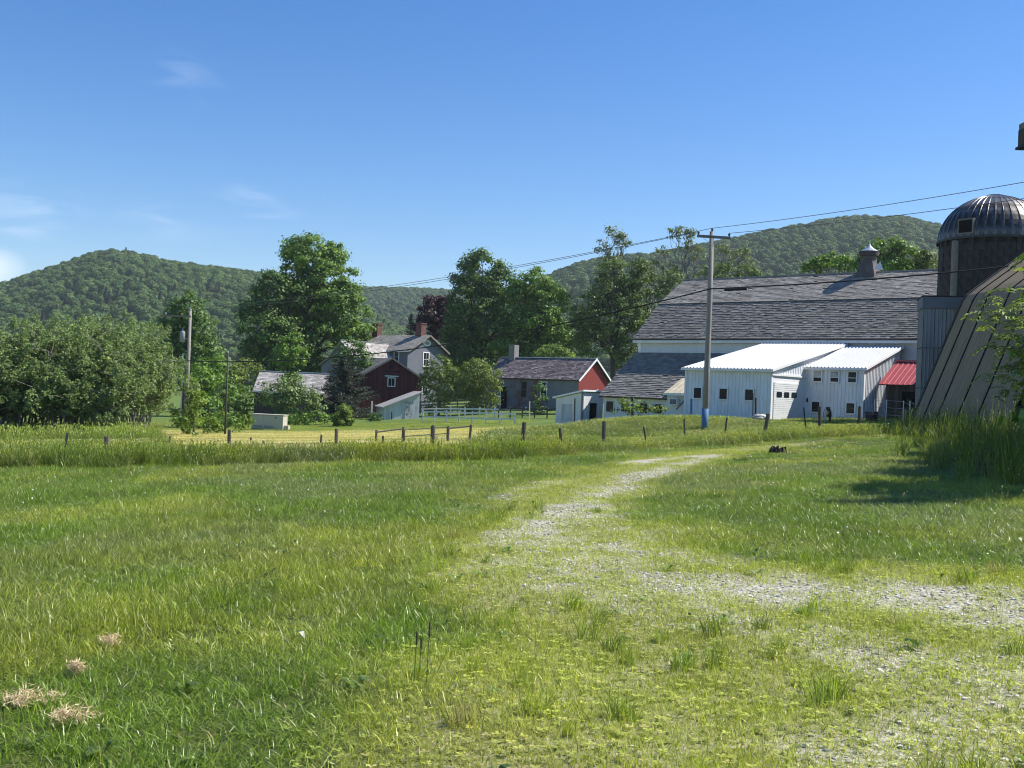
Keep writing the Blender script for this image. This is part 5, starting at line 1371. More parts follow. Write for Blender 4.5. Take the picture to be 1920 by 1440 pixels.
for nm, lb, bx_, lobes, sd_ in (
    ('broadleaf_tree', 'rounded tree behind the barn ridge left of the ventilator', 1556, [(1550, 492, 34, 18), (1580, 497, 26, 18), (1525, 505, 20, 14)], 51),
    ('broadleaf_tree', 'tallest rounded tree behind the barn ridge beside the ventilator', 1662, [(1665, 468, 36, 22), (1635, 482, 28, 22), (1695, 482, 26, 26), (1660, 500, 54, 18)], 52),
    ('broadleaf_tree', 'tree behind the barn ridge touching the silo', 1730, [(1732, 488, 24, 20), (1745, 505, 24, 18), (1715, 505, 18, 16)], 53)):
    tree(nm, lb, 118, bx_, lobes, 'olive' if sd_ == 53 else 'maple', sd_, 0.3, 3.8, 34, 0.5, 0.3)
tree('grape_vine', 'sprawling grapevine on the knoll before the lean-to windows', 61, 1195, [(1172, 758, 14, 11, 0), (1190, 765, 16, 10, 0), (1215, 762, 16, 10, 0), (1240, 768, 18, 8, 0), (1166, 768, 16, 8, 0)], 'young', 61, 0.15, 5, 18, 0.25, 0.03, cat='vine', fork=0.4)
# weeds along the yard edge left of the generator
for k, (x, y, w, h, Y) in enumerate(((385, 795, 26, 12, 74), (425, 792, 24, 12, 78), (455, 788, 20, 12, 82), (345, 790, 24, 16, 70), (405, 778, 20, 12, 90))):
    tree('tall_weeds', ['weed patch at the foot of the transformer pole, right side', 'weed patch midway between pole and generator', 'weed patch touching the generator', 'weed patch left of the transformer pole foot', 'weed patch under the thin pole'][k], Y, x, [(x, y, w, h, 0), (x + w * .6, y + 4, w * .6, h * .7, 0)], 'bright' if k % 2 == 0 else 'maple', 70 + k, 0.2, 5, 22, 0.3, 0.03, cat='weeds', fork=0.3, group='weeds along the yard edge')

# sumac thicket: many-stemmed shrubs with rosettes of leaves at the stem tips
def sumac(label, X, Y, h, spread, seed):
    rng = np.random.default_rng(seed); g0 = gz(X, Y)
    t = thing('sumac_shrub', label, 'shrub', (X, Y, g0), 0, 'sumac shrubs of the thicket')
    st_ = MB(); Cs = []
    for s in range(rng.integers(9, 13)):
        a = rng.random() * 6.283; rr = spread * math.sqrt(rng.random()); hh = h * (0.55 + 0.45 * rng.random()) * (1 - 0.32 * (rr / spread) ** 2)
        b = np.array([math.cos(a) * rr * 0.3, math.sin(a) * rr * 0.3, -0.2]); e_ = np.array([math.cos(a) * rr, math.sin(a) * rr, hh])
        pts = limb(st_, b, e_, 0.055, 0.02, rng, 6, 0.10, 5); Cs.append(e_)
        for q in range(rng.integers(8, 13)):
            s0 = pts[rng.integers(2, 6)]; dz = rng.normal(size=3) * [0.75, 0.75, 0.25] + [0, 0, 0.55]
            tip = s0 + dz * (0.7 + .5 * rng.random()); limb(st_, s0, tip, 0.022, 0.010, rng, 3, 0.15, 4); Cs.append(tip)
            if rng.random() < .6:
                tip2 = tip + rng.normal(size=3) * [.4, .4, .15] + [0, 0, .3]; limb(st_, tip, tip2, .012, .007, rng, 3, .1, 4); Cs.append(tip2)
    st_.build('stems', M['bark_grey'], t)
    C, Nn, R = [], [], []
    for c in Cs:
        nf = rng.integers(6, 10)
        for f in range(nf):
            a = rng.random() * 6.283; L = 0.22 + 0.18 * rng.random(); k = np.linspace(0.2, 1, 6)
            el_ = rng.normal() * .55; r_ = L * k; z = (0.16 + el_ * L) * np.sin(k * 2.4) - 0.2 * k ** 2
            p = np.stack([np.cos(a) * r_, np.sin(a) * r_, z], 1)
            sd_ = np.array([-math.sin(a), math.cos(a), 0])
            for sg in (-1, 1):
                C.append(c + p + sd_ * sg * 0.055); Nn.append(np.tile([0.25, -0.2, .7], (6, 1)) + rng.normal(size=(6, 3)) * .6 + sd_ * sg * .4)
                R.append(np.clip(rng.random() * .5 + rng.random(6) * .5, 0, 0.97))
    C, Nn, R = np.concatenate(C), np.concatenate(Nn), np.concatenate(R)
    V, F = leaf_quads(C, Nn, 0.15, 0.065, rng)
    o = bpy.data.objects.new('leaves', fastmesh('leaves', V, F, np.repeat(R, 4), M['sumac'])); COL.objects.link(o); o.parent = t
SUM = [(-29.5, 56, 5.2), (-27.4, 53.5, 5.0), (-26.6, 57, 5.9), (-25.0, 54.5, 5.6), (-24.2, 58.0, 6.3), (-23.2, 53.6, 5.4), (-22.3, 56.5, 6.4), (-21.0, 54.2, 5.7), (-20.1, 57.4, 6.2), (-19.5, 54.6, 4.9), (-20.6, 58.6, 5.6), (-28.5, 60, 5.6), (-25.6, 61, 6.0), (-21.8, 60.6, 6.4), (-24.6, 52.2, 3.6), (-21.9, 52.2, 3.8), (-20.2, 52.4, 3.2), (-27.0, 51.8, 3.2), (-31.5, 54.5, 4.8), (-32, 58.5, 5.4), (-30, 62, 5.8), (-23.4, 62.5, 6.4)]
for k, (x, y, h) in enumerate(SUM):
    sumac('many-stemmed sumac shrub in the dense thicket left of the transformer pole', x, y, h, 1.75 if h > 4 else 1.4, 100 + k)
tree('leafy_bush', 'brighter bush at the right end of the sumac thicket', 64, 368, [(352, 735, 20, 34, 0), (372, 755, 16, 26, 0), (345, 770, 20, 22, 0)], 'bright', 66, 0.2, 4.5, 24, 0.35, 0.06, cat='bush', fork=0.3)

# conifers
def conifer(name, label, Y, px, top_y, wid_px, mat, seed, gaps=0.15, label_cat='tree', base_y=None):
    rng = np.random.default_rng(seed); T = at(px, top_y, Y); g0 = gz(T[0], Y); H = T[2] - g0; W = wid_px / 2 * mpp(Y)
    t = thing(name, label, label_cat, (T[0], Y, g0), 0)
    MB().tube([(0, 0, -0.3), (0, 0, H * .5), (0.03, 0, H)], [0.16, 0.1, 0.02], 8).build('trunk', M['bark'], t)
    br = MB(); C, Nn, R = [], [], []
    nl = int(H / 0.32)
    for j in range(nl):
        f = (j + .5) / nl; z = 0.4 + f * (H - .4)
        for q in range(rng.integers(7, 11)):
            if rng.random() < gaps: continue
            a = rng.random() * 6.283; L = W * (1 - f) ** 0.75 * (0.65 + .5 * rng.random()) + 0.15
            k = np.linspace(0.12, 1, max(4, int(L / 0.13)))
            dz = -0.42 * L * np.sin(k * 1.5) + 0.26 * L * k ** 3
            p = np.stack([np.cos(a) * L * k, np.sin(a) * L * k, z + dz], 1)
            br.tube([p[0] * [0, 0, 1], p[len(p) // 2], p[-1]], [0.03, 0.018, 0.006], 4)
            sd_ = np.array([-math.sin(a), math.cos(a), 0])
            for w in (-1, 0, 1):
                cnt = 3
                pp_ = np.repeat(p, cnt, 0) + sd_ * w * np.repeat(0.16 * (1.1 - k), cnt)[:, None] * L * .55 + rng.normal(size=(len(p) * cnt, 3)) * .06
                pp_[:, 2] -= rng.random(len(pp_)) * 0.16
                C.append(pp_); Nn.append(np.tile([0, 0, 1.], (len(pp_), 1)) + rng.normal(size=pp_.shape) * .55); R.append(rng.random(len(pp_)) ** 1.3)
    br.build('branches', M['bark_grey'], t)
    C, Nn, R = np.concatenate(C), np.concatenate(Nn), np.concatenate(R)
    V, F = leaf_quads(C, Nn, 0.22, 0.085, rng)
    o = bpy.data.objects.new('needles', fastmesh('needles', V, F, np.repeat(R, 4), M[mat])); COL.objects.link(o); o.parent = t
conifer('spruce_tree', 'dark drooping spruce left of the red gabled outbuilding', 112, 645, 664, 185, 'spruce', 81, 0.0)
tree('leafy_tree', 'small leafy tree hiding the pale wing gable of the farmhouse', 126, 668, [(662, 655, 26, 22, 0), (685, 680, 22, 18, 0), (645, 672, 22, 22, 0), (668, 700, 30, 22, 0)], 'deep', 68, 0.27, 4, 30, 0.46, 0.15)
conifer('blue_spruce', 'blue-green spruce behind the farmhouse roof', 172, 772, 588, 60, 'bluespruce', 82, 0.05)

# small walnut-like tree reaching in from the right edge
def right_tree():
    rng = np.random.default_rng(9)
    bx, by = 9.1, 17.2; g0 = gz(bx, by)
    t = thing('young_ash_tree', 'young tree with pointed compound leaves reaching in from the right', 'tree', (bx, by, g0), 0)
    st_ = MB(); tips = []
    st_.tube([(0, 0, -.2), (-.05, 0, 1.2), (0.0, 0.05, 2.4), (.05, 0, 3.6)], [.06, .05, .035, .012], 8)
    rel = lambda px, py, Y: at(px, py, Y) - [bx, by, g0]
    targets = [rel(1893, 543, 17.0), (rel(1872, 556, 17.0)), rel(1862, 575, 16.9), rel(1850, 586, 17.2), rel(1832, 602, 17.0), rel(1850, 612, 17.1), rel(1880, 590, 16.8), rel(1900, 570, 17.3), rel(1868, 630, 17.0), rel(1892, 622, 16.7), rel(1910, 600, 17.1), rel(1858, 645, 17.2), rel(1880, 655, 17.0), rel(1905, 650, 17.3), rel(1915, 630, 16.8), rel(1872, 690, 17.1), rel(1845, 700, 17.0), rel(1900, 690, 17.2), rel(1915, 715, 17.0), rel(1890, 730, 17.3), rel(1918, 560, 17.2), rel(1925, 680, 17.0)]
    for k in range(46): targets.append(np.array([rng.normal() * .55 + .15, rng.normal() * .6, 2.2 + rng.random() * 1.5]))
    C = []
    Vv, Ff, Rr = [], [], []
    def leaflet(p, dirv, up, L, W, r):
        b = len(Vv); s_ = np.cross(dirv, up); s_ /= np.linalg.norm(s_) + 1e-9
        m_ = p + dirv * L * .45
        Vv.extend([p, m_ + s_ * W * .5 + up * W * .18, p + dirv * L - up * L * .12, m_ - s_ * W * .5 + up * W * .18]); Ff.append((b, b + 1, b + 2, b + 3)); Rr.extend([r] * 4)
    for tg in targets:
        hs_ = np.array([0.02, 0.02, min(3.4, max(0.9, tg[2] - 0.35 - .4 * rng.random()))]); pts = limb(st_, hs_, tg, 0.014, 0.004, rng, 5, 0.1, 5)
        for base in [pts[-1], pts[-1], pts[-1], pts[-2], pts[-2], pts[-3]]:
            a = rng.random() * 6.283; dv = np.array([math.cos(a), math.sin(a), 0.25 + .3 * rng.normal()]); dv /= np.linalg.norm(dv)
            Lr = 0.22 + .1 * rng.random(); r0 = np.clip(rng.random(), 0, 1)
            rach = [base + dv * Lr * q - np.array([0, 0, 0.14 * q * q]) for q in np.linspace(0, 1, 5)]
            st_.tube(rach, [.003, .0025, .002, .002, .001], 3)
            up = np.array([0, 0, 1.0]) + rng.normal(size=3) * .25; sd_ = np.cross(dv, [0, 0, 1]); sd_ /= np.linalg.norm(sd_)
            for q in range(1, 5):
                for sg in (-1, 1):
                    d2 = sd_ * sg * .8 + dv * .55 + np.array([0, 0, -.35 - .2 * rng.random()]); d2 /= np.linalg.norm(d2)
                    leaflet(rach[q], d2, up, 0.105 * (0.8 + .4 * rng.random()), 0.042, r0 * .6 + .4 * rng.random())
            leaflet(rach[-1], dv * .8 + np.array([0, 0, -.5]), up, .11, .045, r0)
    st_.build('stems', M['bark_grey'], t)
    o = bpy.data.objects.new('leaves', fastmesh('leaves', np.array(Vv), np.array(Ff), Rr, M['young'])); COL.objects.link(o); o.parent = t
right_tree()
# unseen dense shrubs added beyond the right edge to throw shade into the frame
def plain_shrub(name, label, X, Y, lobes, mat, seed, leaf=0.22):
    g0 = gz(X, Y); t = thing(name, label, 'bush', (X, Y, g0), 0); rng = np.random.default_rng(seed)
    me, K = crown_mesh('crown', lobes, mat, rng, leaf, 9, 34, 0.36)
    o = bpy.data.objects.new('crown', me); COL.objects.link(o); o.parent = t
    mb = MB()
    for (c, r), kk in zip(lobes, K):
        for q in range(5): limb(mb, (rng.normal() * .15, rng.normal() * .15, -.1), kk[rng.integers(len(kk))], .03, .008, rng, 4)
    mb.build('stems', M['bark'], t)
for k, (Y, lb) in enumerate(((19.6, 'unseen dense shrub added for its shade beyond the right edge, the nearest of the row'), (23.0, 'unseen shrub added for its shade, second nearest in the row beyond the right edge'), (26.4, 'unseen shrub added for its shade, in the middle of the row beyond the right edge'), (29.8, 'unseen shrub added for its shade, second farthest in the row beyond the right edge'), (33.2, 'unseen shrub added for its shade, farthest in the row, next to the gambrel shed'))):
    plain_shrub('unseen_shade_shrub', lb, 0.48 * Y + 2.0, Y, [((0, 0, 2.5), (1.6, 1.8, 1.6)), ((0.1, .4, 1.3), (1.5, 1.7, 1.2)), ((.1, 0, 4.0), (1.5, 1.8, 1.2)), ((.2, -.7, 3.2), (1.5, 1.3, 1.3))], 'maple', 91 + k)

# ------------------------------------------------------------------ grass, weeds, gravel (uncountable: one object each)
def blades(n, R, h, w, rng, lean=0.5, curl=0.6, seed_heads=0.0, head=1.0, hmin=0.5, clover=0.0, segs=3):
    Vv, Ff, Rr = [], [], []
    for i in range(n):
        a, rr = rng.random() * 6.283, R * math.sqrt(rng.random())
        p = np.array([rr * math.cos(a), rr * math.sin(a), -0.01])
        hh = h * (hmin + (1.1 - hmin) * rng.random()); ww = w * (0.6 + 0.8 * rng.random())
        az = rng.random() * 6.283; dv = np.array([math.cos(az), math.sin(az), 0])
        ln = lean * rng.random(); cu = curl * rng.random() ** 1.3
        tw = rng.random() * 6.283; sd_ = np.array([math.cos(tw), math.sin(tw), 0])
        r0 = float(np.clip(rng.normal(0.5, 0.24), 0, 1))
        if rng.random() < clover:
            for q in range(3):
                b = len(Vv); aa = az + q * 2.09; d2 = np.array([math.cos(aa), math.sin(aa), .15]); s2 = np.array([-math.sin(aa), math.cos(aa), 0]); c = p + np.array([0, 0, hh * .7]); L = 0.022
                Vv += [c, c + d2 * L * .7 + s2 * L * .5, c + d2 * L * 1.2, c + d2 * L * .7 - s2 * L * .5]; Ff.append((b, b + 1, b + 2, b + 3)); Rr += [r0] * 4
            continue
        b = len(Vv); th = ln * 0.6; q = p.copy(); sl_ = hh / segs
        for s in range(segs + 1):
            f = s / segs; wd = ww * (1 - f) ** 0.7 if s else ww * .8
            if s == segs: Vv.append(q.copy()); Rr.append(r0)
            else: Vv += [q - sd_ * wd / 2, q + sd_ * wd / 2]; Rr += [r0, r0]
            th += cu * (0.5 + 0.8 * f)
            q = q + sl_ * (dv * math.sin(th) + np.array([0, 0, math.cos(th)]))
        for s in range(segs - 1): Ff.append((b + 2 * s, b + 2 * s + 1, b + 2 * s + 3, b + 2 * s + 2))
        k = b + 2 * (segs - 1); Ff.append((k, k + 1, k + 2, k + 2))
        if rng.random() < seed_heads:
            b = len(Vv); top = p + dv * hh * 0.25 + np.array([0, 0, hh * 1.25]); wv = ww * .25
            Vv += [p - sd_ * wv, p + sd_ * wv, top + sd_ * wv, top - sd_ * wv]; Ff.append((b, b + 1, b + 2, b + 3)); Rr += [.35] * 4
            b = len(Vv); hw = (0.010 + .007 * rng.random()) * head; hl = (0.08 + .05 * rng.random()) * head
            Vv += [top, top + sd_ * hw + np.array([0, 0, hl * .4]), top + dv * .02 + np.array([0, 0, hl]), top - sd_ * hw + np.array([0, 0, hl * .4])]; Ff.append((b, b + 1, b + 2, b + 3)); Rr += [1.0 - .12 * rng.random()] * 4
    me = bpy.data.meshes.new('grass_clump')
    Ff = [f if f[2] != f[3] else f[:3] for f in Ff]
    me.from_pydata([tuple(v) for v in Vv], [], Ff)
    at_ = me.attributes.new('rnd', 'FLOAT', 'POINT'); at_.data.foreach_set('value', np.array(Rr, np.float32))
    me.materials.append(M['grass'])
    return me
rg = np.random.default_rng(4)
K_LAWN = [blades(46, .16, .12, .006, rg, 1.6, 1.0, hmin=.3) for _ in range(4)] + [blades(38, .17, .155, .0075, rg, 2.0, 1.25, hmin=.3) for _ in range(3)]
K_SHORT = [blades(44, .15, .075, .0045, rg, 1.1, 0.9, clover=.03, hmin=.25) for _ in range(5)]
K_TUFT = [blades(60, .07, .20, .006, rg, 0.7, 0.5) for _ in range(2)]
def rosette(rng):
    Vv, Ff, Rr = [], [], []
    n = rng.integers(6, 10)
    for i in range(n):
        a = 6.283 * i / n + rng.normal() * .3; L = .07 + .06 * rng.random(); w = L * (.28 + .2 * rng.random()); d = np.array([math.cos(a), math.sin(a), 0]); s = np.array([-d[1], d[0], 0]); up = .25 + .5 * rng.random(); r0 = rng.random()
        b = len(Vv); P = [d * L * q + np.array([0, 0, L * up * math.sin(q * 2.2)]) for q in (.1, .5, .8, 1.0)]
        Vv += [P[0], P[1] - s * w * .5 + [0, 0, .006], P[1] + s * w * .5 + [0, 0, .006], P[2] - s * w * .4, P[2] + s * w * .4, P[3]]
        Ff += [(b, b + 2, b + 1), (b + 1, b + 2, b + 4, b + 3), (b + 3, b + 4, b + 5)]; Rr += [r0 * .7] * 6
    me = bpy.data.meshes.new('rosette'); me.from_pydata([tuple(v) for v in Vv], [], Ff)
    q = me.attributes.new('rnd', 'FLOAT', 'POINT'); q.data.foreach_set('value', np.array(Rr, np.float32)); me.materials.append(M['grass']); return me
K_ROS = [rosette(rg) for _ in range(3)]
K_STALK = [blades(3, .03, .2, .003, rg, .5, .3, 1.0, head=.35) for _ in range(2)]
K_TALL = [blades(46, .26, .62, .013, rg, 0.5, 0.45, .28) for _ in range(4)]
K_WEED = [blades(30, .22, 1.05, .022, rg, 0.6, 0.65, .1, segs=5) for _ in range(3)]
def fan(y0, y1, dmax, margin=2.5):
    "random points in the wedge of ground in view, with a margin to both sides"
    wdt = lambda y: 2 * (0.5 * y + margin)
    area = (wdt(y0) + wdt(y1)) / 2 * (y1 - y0); n = int(area * dmax)
    y = y0 + (y1 - y0) * rg.random(int(n * 1.0)); 
    keep = rg.random(len(y)) < wdt(y) / wdt(y1); 
    need = int(n / max(1e-6, keep.mean()))
    y = y0 + (y1 - y0) * rg.random(need); y = y[rg.random(need) < wdt(y) / wdt(y1)]
    x = (rg.random(len(y)) - .5) * wdt(y)
    return x, y
LUSH, YEL, BLU, DRY, PALE = (np.array(c) for c in ((0.150, 0.245, 0.026), (0.330, 0.365, 0.060), (0.215, 0.270, 0.100), (0.50, 0.42, 0.20), (0.38, 0.43, 0.14)))
def lerp(a, b, t): return a * (1 - t[:, None]) + b * t[:, None]
def tint_at(x, y, sh):
    n1 = fbm(x * .55, y * .4, 3); n2 = fbm(x * .33 + 20, y * .25 + 4, 3); n3 = rg.random(len(x))
    c = lerp(np.tile(LUSH, (len(x), 1)), np.tile(YEL, (len(x), 1)), np.clip(sstep(.42, .68, n1) * .75 + .12, 0, 1))
    c = lerp(c, np.tile(BLU, (len(x), 1)), sstep(.5, .7, n2) * .75)
    c = lerp(c, np.tile(YEL * 1.15, (len(x), 1)), np.clip(sh * .8, 0, 1))
    c = lerp(c, np.tile(DRY, (len(x), 1)), (n3 > .965) * .6 + .08 * sh + .12 * sstep(.62, .75, fbm(x * .8 + 40, y * .8, 3)))
    dk = 0.86 + 0.36 * fbm(x * .9 + 70, y * .7 + 30, 4)
    return c * dk[:, None] * (0.75 + .5 * rg.random((len(x), 1)))
X_, Y_, Z_, RZ_, SC2, ID_, TN_ = [], [], [], [], [], [], []
def put(x, y, scl, ids, tn):
    X_.append(x); Y_.append(y); Z_.append(ground(x, y)); RZ_.append(rg.random(len(x)) * 6.283); SC2.append(scl); ID_.append(ids); TN_.append(tn)
nL, nS, nT, nA = len(K_LAWN), len(K_SHORT), len(K_TUFT), len(K_TALL)
for (y0, y1, dl, ds) in ((2.2, 8, 105, 170), (8, 14, 80, 115), (14, 22, 52, 66), (22, 34, 30, 34), (34, 56, 12, 10)):
    x, y = fan(y0, y1, max(dl, ds))
    sh, gv, tl = f_short(x, y), f_gravel(x, y), f_tall(x, y)
    yd = f_yard(x, y)
    grow = np.interp(y, [2, 14, 22, 34, 56], [1, 1.12, 1.3, 1.6, 1.9])
    u = rg.random(len(x))
    # longer lawn grass
    keep = (u < (1 - sh) * (dl / max(dl, ds))) & (tl < .5) & (yd < .5)
    hgt = (0.35 + 1.3 * fbm(x * 1.3, y * 1.3, 3) ** 1.3) * (0.92 + 0.25 * sstep(5, -3, x))
    put(x[keep], y[keep], np.stack([grow, grow, hgt * (grow ** .35)], 1)[keep], rg.integers(0, nL, keep.sum()), tint_at(x[keep], y[keep], sh[keep]))
    # short trampled grass on and beside the track
    u2 = rg.random(len(x))
    keep = (u2 < (0.25 + .75 * sh) * (sh > .15) * (1 - .82 * sstep(.15, .85, gv)) * (ds / max(dl, ds))) & (tl < .5)
    put(x[keep], y[keep], np.stack([grow, grow, (0.6 + .9 * fbm(x * 1.2, y * 1.2, 2)) * grow ** .3], 1)[keep], nL + rg.integers(0, nS, keep.sum()), tint_at(x[keep], y[keep], 0.55 + .45 * sh[keep]) * 1.05)
# broad-leaved rosettes (plantain, dandelion) among the grass
x, y = fan(3.0, 18, 2.2)
k = f_gravel(x, y) < .5
put(x[k], y[k], np.repeat((0.4 + .6 * rg.random((k.sum(), 1))), 3, 1), nL + nS + nT + rg.integers(0, 3, k.sum()), np.array([[.17, .25, .04]]) * (.7 + .6 * rg.random((k.sum(), 1))))
# thin seed stalks over the lawn
x, y = fan(3.0, 26, 2)
k = (f_tall(x, y) < .5) & (f_gravel(x, y) < .3)
put(x[k], y[k], np.repeat((0.5 + .6 * rg.random((k.sum(), 1))), 3, 1), nL + nS + nT + 3 + rg.integers(0, 2, k.sum()), np.array([[.36, .34, .17]]) * (.6 + .6 * rg.random((k.sum(), 1))))
# tufts standing in the short area
x, y = fan(3.2, 16, 7)
k = (f_short(x, y) > .35) & (f_gravel(x, y) < .25) & (fbm(x * .9 + 9, y * .9, 3) > .5)
put(x[k], y[k], 0.55 + .6 * rg.random((k.sum(), 1)) * np.ones((1, 3)), nL + nS + rg.integers(0, nT, k.sum()), tint_at(x[k], y[k], np.full(k.sum(), .35)))
cat3 = lambda q: np.concatenate(q)
scatter('lawn_grass', np.stack([cat3(X_), cat3(Y_), cat3(Z_)], 1), cat3(RZ_), cat3(SC2), cat3(ID_), cat3(TN_), K_LAWN + K_SHORT + K_TUFT + K_ROS + K_STALK, 'green field grass, long at the sides and short along the track')
# tall unmown grass along the fence and over the knoll
X_, Y_, Z_, RZ_, SC2, ID_, TN_ = [], [], [], [], [], [], []
x, y = fan(22, 66, 17, 4)
tl = f_tall(x, y); edge = np.clip((y - edge_y(x)) / 1.6, 0, 1)
k = rg.random(len(x)) < tl * np.interp(y, [22, 40, 66], [1, .75, .5])
g_ = np.interp(y[k], [22, 66], [1.0, 1.9])
hs_ = (0.5 + .25 * edge[k]) * np.interp(y[k] - edge_y(x[k]), [0, 2, 4.5], [1, .9, .45]) * (0.75 + .5 * fbm(x[k] * .5, y[k] * .5, 2)) * np.where(x[k] > 1, np.interp(x[k], [-2, 4, 10], [1.0, .75, .7]), 1.0)
tn = tint_at(x[k], y[k], np.zeros(k.sum()))
tn = lerp(tn, np.tile(PALE, (k.sum(), 1)), 0.2 * sstep(-2, 6, x[k]) + .08)
put(x[k], y[k], np.stack([g_, g_, hs_], 1), rg.integers(0, nA, k.sum()), tn * .72)
# weeds round the arch shed, tall and arching
nw = 1100
x = 8.2 + 13 * rg.random(nw); y = 18.5 + 27 * rg.random(nw)
k = (x > np.interp(y, [18, 22, 28, 36, 46], [8.3, 8.9, 10.6, 13.4, 15.6]) + rg.normal(size=nw) * .35) & (x < np.interp(y, [18, 36, 46], [14, 17.4, 17.4]))
inn = np.clip((x - np.interp(y, [18, 22, 28, 36, 46], [8.3, 8.9, 10.6, 13.4, 15.6])) / 2.2, 0, 1)[k][:, None]
put(x[k], y[k], (0.35 + .45 * inn + .45 * rg.random((k.sum(), 1)) ** 2) * np.array([[1, 1, 1.0]]), nA + rg.integers(0, 3, k.sum()), tint_at(x[k], y[k], np.full(k.sum(), .15)) * .72)
# meadow weeds at the thicket foot and along the yard
x, y = fan(46, 70, 5, 4)
k = (x < -.335 * y + rg.normal(size=len(x)) * .3) & (y < 64)
put(x[k], y[k], np.stack([np.full(k.sum(), 1.8)] * 2 + [.7 + .4 * rg.random(k.sum())], 1), rg.integers(0, nA, k.sum()), lerp(tint_at(x[k], y[k], np.zeros(k.sum())), np.tile(PALE * .8, (k.sum(), 1)), np.full(k.sum(), .4)))
scatter('tall_grass', np.stack([cat3(X_), cat3(Y_), cat3(Z_)], 1), cat3(RZ_), cat3(SC2), cat3(ID_), cat3(TN_), K_TALL + K_WEED, 'tall unmown grass and weeds along the fence, knoll and shed')
# mown yard stubble and cut hay
X_, Y_, Z_, RZ_, SC2, ID_, TN_ = [], [], [], [], [], [], []
x, y = fan(33, 100, 9, 3)
yd, sw = f_yard(x, y), f_straw(x, y)
k = (yd > .4)
tn = lerp(tint_at(x[k], y[k], np.full(k.sum(), .5)), np.tile(DRY * 1.5, (k.sum(), 1)), np.clip(sw[k] * 1.05, 0, 1))
gg = np.interp(y[k], [44, 100], [2.0, 3.2])
put(x[k], y[k], np.stack([gg, gg, .9 + .8 * rg.random(k.sum())], 1), rg.integers(0, nS, k.sum()), tn)
scatter('mown_stubble', np.stack([cat3(X_), cat3(Y_), cat3(Z_)], 1), cat3(RZ_), cat3(SC2), cat3(ID_), cat3(TN_), K_SHORT, 'mown yellowing stubble with swaths of cut hay in the yard')

# gravel stones on the worn track
def pebble(rng):
    bm = bmesh.new(); bmesh.ops.create_icosphere(bm, subdivisions=1, radius=1)
    for v in bm.verts:
        v.co = Vector((v.co.x * (.8 + .5 * rng.random()), v.co.y * (.7 + .4 * rng.random()), v.co.z * (.45 + .35 * rng.random())))
    me = bpy.data.meshes.new('pebble'); bm.to_mesh(me); bm.free(); me.materials.append(M['pebble']); return me
mt, n, l, b = newmat('pebble')
t_ = n.new('ShaderNodeAttribute'); t_.attribute_type = 'INSTANCER'; t_.attribute_name = 'tint'; l.new(t_.outputs['Color'], b.inputs['Base Color']); b.inputs['Roughness'].default_value = .9
M['pebble'] = mt
x, y = fan(3.2, 24, 210)
gv = f_gravel(x, y)
k = rg.random(len(x)) < sstep(.06, .6, gv) * np.interp(y, [3, 10, 24], [1, .9, .55]) + .015 * f_short(x, y)
x, y = x[k], y[k]; s = 0.006 + .012 * rg.random(len(x)) ** 2.2; s = s * np.interp(y, [3, 24], [1, 1.7])
v = rg.random((len(x), 1)); tn = np.array([[.52, .48, .41]]) * (0.55 + 1.0 * v) + rg.normal(size=(len(x), 1)) * np.array([[.02, .01, -.01]])
scatter('gravel', np.stack([x, y, ground(x, y) + s * .25], 1), rg.random(len(x)) * 6.283, s, rg.integers(0, 4, len(x)), np.clip(tn, .08, .8), [pebble(rg) for _ in range(4)], 'loose pale gravel stones on the worn track')

# dandelion clocks in the field
mb = MB(); mb.tube([(0, 0, 0), (.01, 0, .2)], .002, 4); dm = mb.mesh('stalk', M['olive'])
bm = bmesh.new(); bmesh.ops.create_icosphere(bm, subdivisions=1, radius=.011, matrix=Matrix.Translation((0.01, 0, .21))); pm = bpy.data.meshes.new('puff'); bm.to_mesh(pm); bm.free(); pm.materials.append(M['puff'])
x, y = fan(9, 30, .3); k = (f_short(x, y) < .5) & (fbm(x * .3, y * .2, 2) > .4); x, y = x[k], y[k]
scatter('dandelion_clocks', np.stack([x, y, ground(x, y) + .03], 1), rg.random(len(x)) * 6, .8 + .6 * rg.random(len(x)), np.zeros(len(x), int), np.ones((len(x), 3)), [pm], 'scattered white dandelion seed heads in the field')

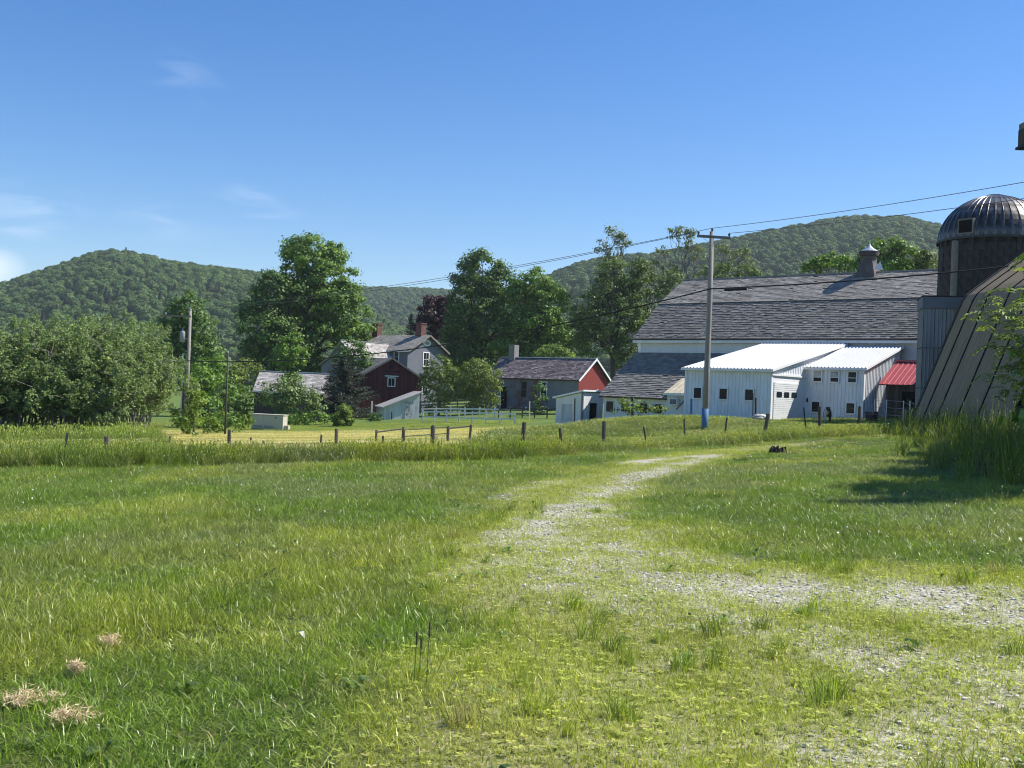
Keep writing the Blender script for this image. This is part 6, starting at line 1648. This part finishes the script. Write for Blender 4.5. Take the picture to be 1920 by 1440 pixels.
# heaps of dry clipped grass at lower left
M['hay'] = leafmat('dry_hay', [(0, (0.42, 0.29, 0.14)), (0.5, (0.66, 0.50, 0.28)), (1, (0.82, 0.70, 0.46))], 0.2, tcol=(1, .9, .7))
for px, py, w, lb in ((46, 1328, .10, 'dry straw-coloured clump of cut grass at the far lower left'), (108, 1362, .085, 'dry straw-coloured clump just right of and below the lowest left one'), (207, 1215, .065, 'small dry clump of cut grass farther up the lawn'), (140, 1268, .05, 'tiny faded clump between the larger dry clumps')):
    g_ = G(px, py); r2 = np.random.default_rng(px); n = int(3600 * w)
    C = np.concatenate([np.array([*(r2.normal(size=2) * w * .5), 0]) + r2.normal(size=(n // 4, 3)) * [w * .42, w * .36, 0] for _ in range(4)]); n = len(C); C[:, 2] = .055 + .02 * r2.normal(size=n)
    V, F = leaf_quads(C, r2.normal(size=(n, 3)) * .35 + [0, -.15, 1.0], .06, .006, r2)
    o = bpy.data.objects.new('hay_clump', fastmesh('hay_clump', V, F, np.repeat(r2.random(n), 4), M['hay'])); COL.objects.link(o); o.location = g_
    tag(o, lb, 'hay clump')
# timothy stalks standing by the track
for px, top, bot, lb in ((776, 1182, 1285, 'left dark timothy stalk in the foreground'), (785, 1195, 1280, 'middle short timothy stalk in the foreground'), (799, 1163, 1290, 'tallest dark timothy stalk in the foreground')):
    g_ = G(px, bot); T = at(px + 1, top, g_[1])
    t = thing('grass_stalk', lb, 'grass stalk', g_, 0); h = T[2] - g_[2]
    MB().tube([(0, 0, -.02), (.004, 0, h * .7), (0.008, 0, h * .8)], .0022, 5).build('stem', M['deep'], t)
    MB().lathe([(0.001, h * .72), (.0055, h * .78), (.0055, h * .95), (0.001, h)], 8, (.006, 0)).build('seed_head', M['old_wood'], t)

# ------------------------------------------------------------------ haze over the valley
hz = MB().box(-1600, -60, -8, 1600, 2450, 250).build('haze', None)
mt = bpy.data.materials.new('haze_air'); mt.use_nodes = True; n, l = mt.node_tree.nodes, mt.node_tree.links
n.remove(n['Principled BSDF']); pv_ = n.new('ShaderNodeVolumePrincipled')
pv_.inputs['Color'].default_value = (0.80, 0.88, 0.97, 1); pv_.inputs['Density'].default_value = 0.00013; pv_.inputs['Anisotropy'].default_value = 0.2
l.new(pv_.outputs[0], n['Material Output'].inputs['Volume'])
hz.data.materials.append(mt); tag(hz, 'thin bluish summer haze filling the valley air', None, None, 'stuff')
